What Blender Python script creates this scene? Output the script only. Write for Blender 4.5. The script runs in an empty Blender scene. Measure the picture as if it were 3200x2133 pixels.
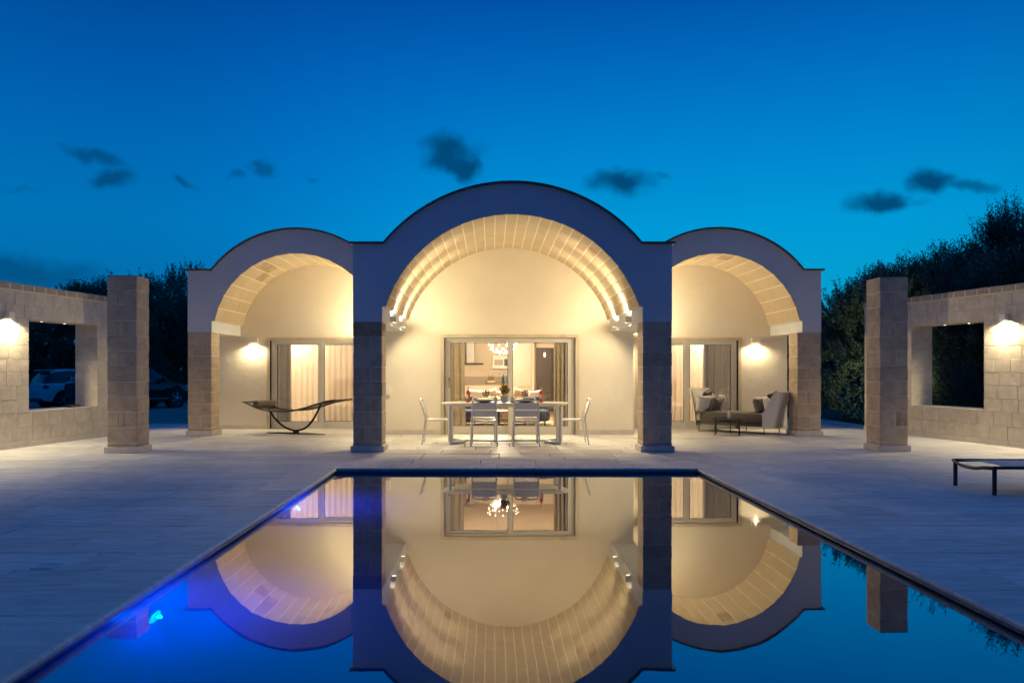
import bpy, bmesh, math, random
import numpy as np
from mathutils import Vector, Matrix
random.seed(7); np.random.seed(7)
R = math.radians
scene = bpy.context.scene
COL = scene.collection

# ------------------------------------------------------------------ camera
FPX = 2475.0; VX = 1537.0; HY = 1155.0; CAMH = 1.35
cd = bpy.data.cameras.new('camera'); cam = bpy.data.objects.new('camera', cd); COL.objects.link(cam)
cam.location = (0, 0, CAMH); cam.rotation_euler = (R(90), 0, 0)
cd.sensor_width = 36; cd.lens = FPX / 3200 * 36
cd.shift_x = (1600 - VX) / 3200; cd.shift_y = (HY - 1066.5) / 3200
cd.clip_start = 0.05; cd.clip_end = 2000
scene.camera = cam
scene.view_settings.view_transform = 'Standard'; scene.view_settings.look = 'None'
scene.view_settings.exposure = 0; scene.view_settings.gamma = 1
scene.view_settings.use_curve_mapping = False
scene.render.engine = 'CYCLES'
cy = scene.cycles
cy.max_bounces = 9; cy.diffuse_bounces = 5; cy.glossy_bounces = 5; cy.transmission_bounces = 7
cy.transparent_max_bounces = 10; cy.volume_bounces = 1
cy.caustics_reflective = False; cy.caustics_refractive = True
cy.sample_clamp_indirect = 3.0; cy.sample_clamp_direct = 0
cy.use_denoising = True
try: cy.denoiser = 'OPENIMAGEDENOISE'
except Exception: pass

# ------------------------------------------------------------------ node helpers
class NT:
    def __init__(s, tree): s.t = tree; s.n = tree.nodes; s.l = tree.links
    def new(s, typ, **kw):
        nd = s.n.new(typ)
        for k, v in kw.items():
            if k.startswith('i_'):
                nd.inputs[int(k[2:]) if k[2:].isdigit() else k[2:].replace('_', ' ')].default_value = v
            else: setattr(nd, k, v)
        return nd
    def link(s, a, b): s.l.new(a, b)
    def math(s, op, a, b=None, c=None, clamp=False):
        nd = s.n.new('ShaderNodeMath'); nd.operation = op; nd.use_clamp = clamp
        for i, x in enumerate((a, b, c)):
            if x is None: continue
            if isinstance(x, (int, float)): nd.inputs[i].default_value = x
            else: s.link(x, nd.inputs[i])
        return nd.outputs[0]
    def ramp(s, fac, stops, mode='LINEAR'):
        nd = s.n.new('ShaderNodeValToRGB'); cr = nd.color_ramp; cr.interpolation = mode
        while len(cr.elements) < len(stops): cr.elements.new(0.5)
        for e, (p, c) in zip(cr.elements, stops):
            e.position = p; e.color = (*c, 1) if len(c) == 3 else c
        s.link(fac, nd.inputs[0]); return nd.outputs[0]
    def mix(s, fac, a, b, blend='MIX'):
        nd = s.n.new('ShaderNodeMix'); nd.data_type = 'RGBA'; nd.blend_type = blend
        for i, x in ((0, fac), (6, a), (7, b)):
            if isinstance(x, (int, float)): nd.inputs[i].default_value = x
            elif isinstance(x, tuple): nd.inputs[i].default_value = (*x, 1) if len(x) == 3 else x
            else: s.link(x, nd.inputs[i])
        return nd.outputs[2]
    def maprange(s, v, a, b, c=0., d=1., typ='LINEAR'):
        nd = s.n.new('ShaderNodeMapRange'); nd.interpolation_type = typ
        s.link(v, nd.inputs[0])
        for i, x in enumerate((a, b, c, d)): nd.inputs[i + 1].default_value = x
        return nd.outputs[0]

# ------------------------------------------------------------------ world: dusk sky with small dark clouds
world = bpy.data.worlds.new('World'); scene.world = world; world.use_nodes = True
w = NT(world.node_tree); w.n.clear()
tc = w.new('ShaderNodeTexCoord'); sep = w.new('ShaderNodeSeparateXYZ'); w.link(tc.outputs['Generated'], sep.inputs[0])
DX, DY, DZ = sep.outputs
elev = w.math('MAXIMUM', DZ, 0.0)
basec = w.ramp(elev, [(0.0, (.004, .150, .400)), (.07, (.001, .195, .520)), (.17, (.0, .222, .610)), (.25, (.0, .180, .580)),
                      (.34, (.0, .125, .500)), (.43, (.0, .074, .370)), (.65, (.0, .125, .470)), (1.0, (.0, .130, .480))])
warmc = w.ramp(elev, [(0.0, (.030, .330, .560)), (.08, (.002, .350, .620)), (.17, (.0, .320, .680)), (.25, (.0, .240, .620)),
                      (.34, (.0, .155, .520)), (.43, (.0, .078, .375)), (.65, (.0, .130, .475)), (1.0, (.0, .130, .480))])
hl = w.math('SQRT', w.math('ADD', w.math('MULTIPLY', DX, DX), w.math('MULTIPLY', DY, DY)))
hl = w.math('MAXIMUM', hl, 0.02)
da = w.math('DIVIDE', w.math('ADD', w.math('MULTIPLY', DX, .42), w.math('MULTIPLY', DY, .9075)), hl)
glow = w.maprange(da, .72, 1.0, 0, 1, 'SMOOTHSTEP')
sky = w.mix(glow, basec, warmc)
lat = w.math('DIVIDE', w.math('ADD', w.math('MULTIPLY', DX, .19), w.math('MULTIPLY', DY, .982)), hl)
sky = w.mix(1.0, sky, w.maprange(lat, .80, .99, .78, 1.0, 'SMOOTHSTEP'), 'MULTIPLY')
back = w.maprange(da, -.9, .55, .45, 1.0, 'SMOOTHSTEP')
sky = w.mix(1.0, sky, w.ramp(back, [(.0, (.0, .0, .0)), (.45, (.45, .38, .52)), (1.0, (1., 1., 1.))]), 'MULTIPLY')
# clouds, by direction
dyc = w.math('MAXIMUM', DY, .02)
uu = w.math('DIVIDE', DX, dyc); vv = w.math('DIVIDE', DZ, dyc)
comb = w.new('ShaderNodeCombineXYZ'); w.link(uu, comb.inputs[0]); w.link(vv, comb.inputs[1])
def cnoise(scale, amp, det):
    nz = w.new('ShaderNodeTexNoise'); nz.inputs['Scale'].default_value = scale; nz.inputs['Detail'].default_value = det
    w.link(comb.outputs[0], nz.inputs['Vector'])
    vm = w.new('ShaderNodeVectorMath', operation='MULTIPLY_ADD'); w.link(nz.outputs['Color'], vm.inputs[0])
    vm.inputs[1].default_value = (amp, amp * .6, 0); vm.inputs[2].default_value = (-amp / 2, -amp * .3, 0)
    return vm.outputs[0]
va = w.new('ShaderNodeVectorMath', operation='ADD'); w.link(cnoise(30, .055, 8), va.inputs[0]); w.link(comb.outputs[0], va.inputs[1])
CL = [(299, 492, 110, 24, -14, .75), (347, 560, 75, 28, 5, .85), (578, 564, 44, 16, -28, .7), (826, 526, 42, 27, 0, .65), (741, 550, 30, 13, 0, .5),
      (1400, 485, 88, 58, -8, 1.), (1440, 525, 68, 50, -30, 1.), (986, 565, 26, 12, 0, .3), (1940, 572, 105, 40, 2, 1.), (2066, 550, 25, 12, 0, .4), (2742, 637, 105, 32, 4, 1.),
      (2905, 570, 85, 38, 0, 1.), (3030, 582, 100, 22, -3, .7), (40, 845, 300, 55, -6, .75), (2880, 640, 60, 12, 5, .25), (60, 590, 70, 14, 0, .22)]
mask = None
for (px, py, a, b, rot, st) in CL:
    mp = w.new('ShaderNodeMapping', vector_type='TEXTURE')
    mp.inputs['Location'].default_value = ((px - VX) / FPX, (HY - py) / FPX, 0)
    mp.inputs['Rotation'].default_value = (0, 0, R(rot)); mp.inputs['Scale'].default_value = (a / FPX * 1.25, b / FPX * 1.3, 1)
    w.link(va.outputs[0], mp.inputs['Vector'])
    ln = w.new('ShaderNodeVectorMath', operation='LENGTH'); w.link(mp.outputs[0], ln.inputs[0])
    f = w.maprange(ln.outputs['Value'], 1.12, .22, 0, st, 'SMOOTHSTEP')
    mask = f if mask is None else w.math('MAXIMUM', mask, f)
front = w.maprange(DY, .05, .2, 0, 1)
mask = w.math('MULTIPLY', mask, front)
sky = w.mix(w.math('MULTIPLY', mask, .95), sky, (.0, .058, .170))
below = w.maprange(DZ, -.02, .0, 0, 1)
sky = w.mix(below, (.006, .02, .04), sky)
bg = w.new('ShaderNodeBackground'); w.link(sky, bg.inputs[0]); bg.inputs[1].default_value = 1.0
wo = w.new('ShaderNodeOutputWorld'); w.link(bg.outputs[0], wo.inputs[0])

# light levels (watts) in one place
E_UP, E_UPW, E_DOWN, E_DOWNW, E_PORCH, E_PORCHW, E_PORCHU, E_GARDEN, E_GARDENW, E_CHAND, E_ROOM, E_POOL = 190, 84, 38, 60, 14, 92, 265, 26, 165, 1300, 520, 165
WARM = (1.0, .82, .49); WARM2 = (1.0, .81, .54)

# ------------------------------------------------------------------ materials
MATS = {}
def mat(name, col=(.5, .5, .5), rough=.6, metal=0., spec=.5, noise=None, bump=None, rnd=0., **kw):
    m = bpy.data.materials.new(name); m.use_nodes = True; t = NT(m.node_tree)
    b = t.n['Principled BSDF']
    b.inputs['Base Color'].default_value = (*col, 1); b.inputs['Roughness'].default_value = rough
    b.inputs['Metallic'].default_value = metal; b.inputs['Specular IOR Level'].default_value = spec
    for k, v in kw.items(): b.inputs[k].default_value = v
    tcn = t.new('ShaderNodeTexCoord'); oi = t.new('ShaderNodeObjectInfo')
    vec = tcn.outputs['Object']
    if rnd:
        va_ = t.new('ShaderNodeVectorMath', operation='MULTIPLY_ADD')
        cmb = t.new('ShaderNodeCombineXYZ')
        for i in range(3): t.link(t.math('MULTIPLY', oi.outputs['Random'], (37., 61., 83.)[i]), cmb.inputs[i])
        va_.operation = 'ADD'; t.link(vec, va_.inputs[0]); t.link(cmb.outputs[0], va_.inputs[1]); vec = va_.outputs[0]
    c = None
    if noise:
        sc, lo, hi, det = noise[:4]
        mp = t.new('ShaderNodeMapping'); t.link(vec, mp.inputs[0])
        if len(noise) > 4: mp.inputs['Scale'].default_value = noise[4]
        nz = t.new('ShaderNodeTexNoise', i_Scale=sc, i_Detail=det); t.link(mp.outputs[0], nz.inputs['Vector'])
        f = t.maprange(nz.outputs[0], .3, .7, lo, hi)
        c = t.mix(1.0, col, f, 'MULTIPLY')
    if rnd:
        f = t.maprange(oi.outputs['Random'], 0, 1, 1 - rnd, 1 + rnd)
        c = t.mix(1.0, c if c is not None else col, f, 'MULTIPLY')
    if c is not None: t.link(c, b.inputs['Base Color'])
    if bump:
        h = None
        for (sc, st, det) in bump:
            nz = t.new('ShaderNodeTexNoise', i_Scale=sc, i_Detail=det); t.link(vec, nz.inputs['Vector'])
            x = t.math('MULTIPLY', nz.outputs[0], st); h = x if h is None else t.math('ADD', h, x)
        bp = t.new('ShaderNodeBump', i_Strength=1.0, i_Distance=1.0); t.link(h, bp.inputs['Height']); t.link(bp.outputs[0], b.inputs['Normal'])
    MATS[name] = m; return m

def limestone(name, c1, c2, rnd=.16, bumpk=1.0, dark=.08):
    m = bpy.data.materials.new(name); m.use_nodes = True; t = NT(m.node_tree); b = t.n['Principled BSDF']
    tcn = t.new('ShaderNodeTexCoord'); oi = t.new('ShaderNodeObjectInfo')
    cmb = t.new('ShaderNodeCombineXYZ')
    for i in range(3): t.link(t.math('MULTIPLY', oi.outputs['Random'], (37., 61., 83.)[i]), cmb.inputs[i])
    v = t.new('ShaderNodeVectorMath', operation='ADD'); t.link(tcn.outputs['Object'], v.inputs[0]); t.link(cmb.outputs[0], v.inputs[1]); v = v.outputs[0]
    n1 = t.new('ShaderNodeTexNoise', i_Scale=5., i_Detail=5., i_Roughness=.65); t.link(v, n1.inputs['Vector'])
    n2 = t.new('ShaderNodeTexNoise', i_Scale=55., i_Detail=4., i_Roughness=.7); t.link(v, n2.inputs['Vector'])
    c = t.mix(t.maprange(n1.outputs[0], .35, .68), c1, c2)
    c = t.mix(1.0, c, t.maprange(n2.outputs[0], .25, .75, .80, 1.16), 'MULTIPLY')
    wn = t.new('ShaderNodeTexWhiteNoise', noise_dimensions='1D'); t.link(oi.outputs['Random'], wn.inputs['W'])
    c = t.mix(1.0, c, t.maprange(oi.outputs['Random'], 0, 1, 1 - rnd, 1 + rnd * .8), 'MULTIPLY')
    # a few browner blocks
    c = t.mix(t.math('MULTIPLY', t.maprange(wn.outputs['Value'], 1 - dark, 1 - dark + .01), t.maprange(n1.outputs[0], .3, .6, .25, .8)), c, (c2[0] * .62, c2[1] * .52, c2[2] * .42))
    vo = t.new('ShaderNodeTexVoronoi', i_Scale=26.); t.link(v, vo.inputs['Vector'])
    pit = t.maprange(vo.outputs['Distance'], .05, .16, 0., 1.)
    pm = t.maprange(n1.outputs[0], .56, .60, 1., 0.)
    pit = t.math('MAXIMUM', pit, pm)
    c = t.mix(t.math('SUBTRACT', 1.0, pit), c, (c2[0] * .35, c2[1] * .3, c2[2] * .25))
    t.link(c, b.inputs['Base Color']); b.inputs['Roughness'].default_value = .85; b.inputs['Specular IOR Level'].default_value = .25
    h = t.math('ADD', t.math('MULTIPLY', n2.outputs[0], .0035 * bumpk), t.math('MULTIPLY', n1.outputs[0], .012 * bumpk))
    h = t.math('ADD', h, t.math('MULTIPLY', pit, .003))
    bp = t.new('ShaderNodeBump', i_Strength=1.0, i_Distance=1.0); t.link(h, bp.inputs['Height']); t.link(bp.outputs[0], b.inputs['Normal'])
    MATS[name] = m; return m

STONE = limestone('tufa_block', (.60, .49, .36), (.44, .335, .225), rnd=.07, bumpk=1.5, dark=.03)
WSTONE = limestone('garden_wall_block', (.72, .65, .54), (.58, .50, .39), rnd=.04, bumpk=1.3, dark=.0)
VSTONE = limestone('vault_block', (.60, .49, .345), (.54, .43, .29), rnd=.035, bumpk=.35, dark=.03)
CAPST = limestone('capping_block', (.50, .41, .31), (.40, .32, .235), rnd=.08, dark=.03)
MORTAR = mat('lime_mortar', (.72, .63, .50), .9, bump=[(90, .002, 3)])
PLASTER = mat('cream_plaster', (.80, .73, .60), .85, spec=.2, noise=(1.3, .95, 1.04, 5), bump=[(7, .0045, 4), (70, .0014, 3)])
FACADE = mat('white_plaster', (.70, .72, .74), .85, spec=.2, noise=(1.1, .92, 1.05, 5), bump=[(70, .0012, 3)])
PLINTH = mat('pale_skirting_stone', (.62, .57, .50), .6, noise=(6, .9, 1.08, 4), rnd=.05)
SLAB = mat('limestone_paving', (.66, .64, .60), .66, spec=.25, rnd=.11, noise=(3.2, .78, 1.14, 7, (1, 4.5, 1)), bump=[(22, .0022, 5)])
COPING = mat('pool_coping_stone', (.66, .635, .585), .65, spec=.25, rnd=.09, noise=(3.2, .84, 1.12, 6, (1, 4.5, 1)), bump=[(35, .0015, 4)])
GROUT = mat('grout', (.22, .20, .17), .9)
DOORFR = mat('white_lacquered_frame', (.74, .70, .62), .35)
VBED = mat('vault_joint_mortar', (.82, .76, .64), .9)
MARBLE = mat('veined_marble_surround', (.62, .52, .38), .45, noise=(4, .78, 1.1, 6, (1, 1, .25)))
WMETAL = mat('white_powder_coated_metal', (.76, .74, .69), .4)
LAMPW = mat('white_lamp_body', (.80, .76, .68), .4)
BMETAL = mat('black_metal', (.016, .015, .014), .38)
DMETAL = mat('dark_brown_metal', (.014, .012, .010), .55, spec=.3)
CAPM = mat('dark_roof_edging', (.11, .095, .085), .6, noise=(9, .8, 1.2, 3))
STEEL = mat('brushed_steel', (.30, .285, .265), .5, metal=1.)
KWHITE = mat('cream_kitchen_front', (.74, .67, .55), .3)
KWORK = mat('wooden_worktop', (.34, .22, .12), .35, noise=(6, .8, 1.2, 4, (1, 8, 8)))
ROOMW = mat('interior_paint', (.74, .65, .53), .8)
ROOMF = mat('interior_floor', (.42, .34, .26), .35, noise=(3, .9, 1.1, 4))
SPLASH = mat('grey_splashback', (.38, .33, .26), .5)
DKDOOR = mat('dark_wenge_panel', (.055, .032, .022), .35, noise=(9, .7, 1.3, 3, (6, 1, 1)))
OLIVEC = mat('olive_grey_curtain', (.21, .175, .115), .85, bump=[(300, .0008, 2)])
GREYC = mat('blue_grey_curtain_base', (.22, .22, .24), .85)
NAVY = mat('navy_fabric', (.02, .035, .10), .8)
TAUPE = mat('patterned_taupe_fabric', (.42, .33, .22), .85, noise=(30, .5, 1.4, 2))
CREAMF = mat('cream_cushion_fabric', (.70, .62, .48), .85)
RUG = mat('patterned_rug', (.32, .26, .19), .95, noise=(9, .35, 1.7, 2))
CHAR = mat('charcoal_fabric', (.13, .115, .10), .9, bump=[(240, .0008, 2)])
GREYF = mat('grey_cushion_fabric', (.17, .155, .14), .85, bump=[(200, .0008, 2)])
BLACKF = mat('black_cushion_fabric', (.02, .019, .018), .55, bump=[(16, .010, 3)])
WHITEF = mat('white_cushion_fabric', (.78, .73, .66), .8, bump=[(13, .012, 3)])
SHELLF = mat('beige_woven_shell', (.76, .71, .64), .85, bump=[(180, .0008, 2)])
SLING = mat('light_grey_sling', (.30, .38, .44), .6)
ROLLF = mat('taupe_roll_fabric', (.17, .14, .12), .9, bump=[(220, .0008, 2)])
WAX = mat('white_candle_wax', (.82, .78, .68), .5)
DARKC = mat('black_ceramic', (.015, .014, .014), .2)
POTM = mat('pale_stoneware', (.56, .52, .48), .5)
LEAFP = mat('table_plant_leaf', (.16, .14, .03), .5, rnd=.0, noise=(40, .5, 1.7, 2))
LEAFY = mat('table_plant_yellow', (.55, .33, .05), .5)
OLIVE = mat('olive_leaf', (.10, .13, .09), .5, spec=.4, noise=(2.2, .45, 1.55, 4))
OLIVED = mat('far_olive_leaf', (.07, .15, .10), .55, spec=.3, noise=(1.1, .4, 1.6, 4))
BARK = mat('olive_bark', (.075, .06, .045), .9, noise=(9, .6, 1.4, 5), bump=[(14, .03, 4)])
GRAVEL = mat('gravel', (.27, .25, .22), .95, noise=(16, .55, 1.4, 6), bump=[(30, .02, 4)])
SOIL = mat('soil_and_leaf_litter', (.035, .032, .026), .95, noise=(18, .4, 2.2, 5), bump=[(20, .03, 4)])
CARW = mat('white_car_paint', (.74, .76, .78), .18, spec=.6)
CARB = mat('black_car_paint', (.012, .013, .016), .12, spec=.7)
CARG = mat('car_window_glass', (.02, .025, .03), .06, spec=.9)
PLASTIC = mat('black_plastic', (.02, .02, .021), .5)
TYRE = mat('tyre_rubber', (.022, .022, .023), .8)
RIM = mat('alloy_rim', (.55, .56, .58), .3, metal=.8)
REDL = mat('red_tail_light_lens', (.75, .04, .07), .15)
CLEARL = mat('clear_lamp_lens', (.6, .62, .65), .1)
PAPER = mat('bottle_label_paper', (.74, .68, .60), .7)
FOIL = mat('silver_bottle_foil', (.55, .52, .50), .4, metal=.4)
ROSE = mat('rose_wine', (.55, .13, .03), .12, spec=.7)
DBLUE = mat('dark_blue_ceramic', (.02, .03, .07), .25)
WICKER = mat('wicker', (.35, .2, .1), .8)
SLATE = mat('dark_slate_plank', (.05, .035, .03), .6)
GRIT = mat('concrete_bench', (.30, .30, .30), .8)
def emis(name, col, s):
    m = bpy.data.materials.new(name); m.use_nodes = True; t = NT(m.node_tree); t.n.clear()
    e = t.new('ShaderNodeEmission'); e.inputs[0].default_value = (*col, 1); e.inputs[1].default_value = s
    o = t.new('ShaderNodeOutputMaterial'); t.link(e.outputs[0], o.inputs[0]); MATS[name] = m; return m
GLOW = emis('lamp_diffuser', (1, .80, .48), 9)
BULB = emis('bulb_glow', (1, .80, .50), 7)
SPOTG = emis('small_spot_glow', (1, .82, .55), 9)
POOLG = emis('pool_lamp_glow', (.0, .50, 1.), 12)
def glass_thin(name, tint=(1, 1, 1), ior=1.5, gain=1.0, add=0.0):
    m = bpy.data.materials.new(name); m.use_nodes = True; t = NT(m.node_tree); t.n.clear()
    fr = t.new('ShaderNodeFresnel', i_IOR=ior); f = t.math('MULTIPLY_ADD', fr.outputs[0], gain, add, clamp=True)
    tr = t.new('ShaderNodeBsdfTransparent'); tr.inputs[0].default_value = (*tint, 1)
    gl = t.new('ShaderNodeBsdfGlossy'); gl.inputs['Roughness'].default_value = .004
    mx = t.new('ShaderNodeMixShader'); t.link(f, mx.inputs[0]); t.link(tr.outputs[0], mx.inputs[1]); t.link(gl.outputs[0], mx.inputs[2])
    o = t.new('ShaderNodeOutputMaterial'); t.link(mx.outputs[0], o.inputs[0]); MATS[name] = m; return m
PANE = glass_thin('window_glass', (.96, .96, .95), 1.5, 1.3)
WGLASS = glass_thin('drinking_glass', (.96, .95, .92), 1.6, 1.4, .05)
SMOKEG = glass_thin('smoked_glass', (.25, .25, .24), 1.5, 1.2)
def sheer(name, col, fac):
    m = bpy.data.materials.new(name); m.use_nodes = True; t = NT(m.node_tree); t.n.clear()
    d = t.new('ShaderNodeBsdfDiffuse'); d.inputs[0].default_value = (*col, 1)
    tl = t.new('ShaderNodeBsdfTranslucent'); tl.inputs[0].default_value = (*col, 1)
    tp = t.new('ShaderNodeBsdfTransparent')
    m1 = t.new('ShaderNodeMixShader'); m1.inputs[0].default_value = .55; t.link(d.outputs[0], m1.inputs[1]); t.link(tl.outputs[0], m1.inputs[2])
    m2 = t.new('ShaderNodeMixShader'); m2.inputs[0].default_value = fac; t.link(m1.outputs[0], m2.inputs[1]); t.link(tp.outputs[0], m2.inputs[2])
    o = t.new('ShaderNodeOutputMaterial'); t.link(m2.outputs[0], o.inputs[0]); MATS[name] = m; return m
SHEER = sheer('sheer_curtain', (.76, .73, .68), .22)
OLIVEC = sheer('olive_grey_curtain', (.17, .145, .095), .0)
GREYC = sheer('blue_grey_curtain', (.13, .135, .15), .0)
# water
def water_mat():
    m = bpy.data.materials.new('pool_water'); m.use_nodes = True; t = NT(m.node_tree); t.n.clear()
    tcn = t.new('ShaderNodeTexCoord')
    mp = t.new('ShaderNodeMapping'); mp.inputs['Scale'].default_value = (1, .45, 1); t.link(tcn.outputs['Object'], mp.inputs[0])
    n1 = t.new('ShaderNodeTexNoise', i_Scale=1.6, i_Detail=2.); t.link(mp.outputs[0], n1.inputs['Vector'])
    n2 = t.new('ShaderNodeTexNoise', i_Scale=14., i_Detail=2.); t.link(mp.outputs[0], n2.inputs['Vector'])
    h = t.math('ADD', t.math('MULTIPLY', n1.outputs[0], .0011), t.math('MULTIPLY', n2.outputs[0], .00006))
    bp = t.new('ShaderNodeBump', i_Strength=1., i_Distance=1.); t.link(h, bp.inputs['Height'])
    fr = t.new('ShaderNodeFresnel', i_IOR=1.333); t.link(bp.outputs[0], fr.inputs['Normal'])
    f = t.math('POWER', fr.outputs[0], .32)
    gl = t.new('ShaderNodeBsdfGlossy'); gl.inputs['Roughness'].default_value = .012; t.link(bp.outputs[0], gl.inputs['Normal'])
    rf = t.new('ShaderNodeBsdfRefraction'); rf.inputs['IOR'].default_value = 1.333; rf.inputs['Roughness'].default_value = .0; t.link(bp.outputs[0], rf.inputs['Normal'])
    mx = t.new('ShaderNodeMixShader'); t.link(f, mx.inputs[0]); t.link(rf.outputs[0], mx.inputs[1]); t.link(gl.outputs[0], mx.inputs[2])
    vol = t.new('ShaderNodeVolumePrincipled'); vol.inputs['Color'].default_value = (.05, .30, .85, 1); vol.inputs['Density'].default_value = 1.8
    vol.inputs['Anisotropy'].default_value = .0
    o = t.new('ShaderNodeOutputMaterial'); t.link(mx.outputs[0], o.inputs[0]); t.link(vol.outputs[0], o.inputs[1]); MATS['pool_water'] = m; return m
WATER = water_mat()
def mosaic():
    m = bpy.data.materials.new('pool_mosaic'); m.use_nodes = True; t = NT(m.node_tree); b = t.n['Principled BSDF']
    tcn = t.new('ShaderNodeTexCoord'); sp = t.new('ShaderNodeSeparateXYZ'); t.link(tcn.outputs['Object'], sp.inputs[0])
    g = None
    for k in range(3):
        fr = t.math('FRACT', t.math('DIVIDE', sp.outputs[k], .033))
        e = t.math('MULTIPLY', t.math('GREATER_THAN', fr, .07), t.math('LESS_THAN', fr, .93)); g = e if g is None else t.math('MULTIPLY', g, e)
    sn = t.new('ShaderNodeVectorMath', operation='SNAP'); t.link(tcn.outputs['Object'], sn.inputs[0]); sn.inputs[1].default_value = (.033, .033, .033)
    wn = t.new('ShaderNodeTexWhiteNoise', noise_dimensions='3D'); t.link(sn.outputs[0], wn.inputs['Vector'])
    c = t.mix(wn.outputs['Value'], (.10, .20, .34), (.16, .29, .45))
    c = t.mix(t.math('MULTIPLY', g, .85), (.05, .09, .16), c) if False else t.mix(g, (.075, .14, .24), c)
    t.link(c, b.inputs['Base Color']); b.inputs['Roughness'].default_value = .35
    MATS['pool_mosaic'] = m; return m
MOSAIC = mosaic()

# ------------------------------------------------------------------ mesh builder
_CB = None
def cbox_topology():
    bm = bmesh.new(); c = .2
    order = []
    for sx in (-1, 1):
        for sy in (-1, 1):
            for sz in (-1, 1):
                for k in range(3):
                    p = [sx * (1 - c), sy * (1 - c), sz * (1 - c)]; p[k] = (sx, sy, sz)[k]
                    v = bm.verts.new(p); order.append(v)
    bm.verts.index_update()
    bmesh.ops.convex_hull(bm, input=list(bm.verts))
    bmesh.ops.dissolve_limit(bm, angle_limit=.01, verts=bm.verts, edges=bm.edges)
    bm.verts.index_update()
    fs = []
    pts = [tuple(v.co) for v in bm.verts]
    idx = {}
    j = 0
    for sx in (-1, 1):
        for sy in (-1, 1):
            for sz in (-1, 1):
                for k in range(3):
                    p = [sx * (1 - c), sy * (1 - c), sz * (1 - c)]; p[k] = (sx, sy, sz)[k]
                    idx[tuple(round(a, 4) for a in p)] = j; j += 1
    for f in bm.faces: fs.append(tuple(idx[tuple(round(a, 4) for a in v.co)] for v in f.verts))
    bm.free(); return fs
CBF = cbox_topology()
def cbox_verts(x0, x1, y0, y1, z0, z1, c):
    lo = (x0, y0, z0); hi = (x1, y1, z1); vs = []
    for sx in (0, 1):
        for sy in (0, 1):
            for sz in (0, 1):
                s = (sx, sy, sz)
                for k in range(3):
                    p = [(hi[i] - c) if s[i] else (lo[i] + c) for i in range(3)]
                    p[k] = hi[k] if s[k] else lo[k]; vs.append(tuple(p))
    return vs

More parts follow.
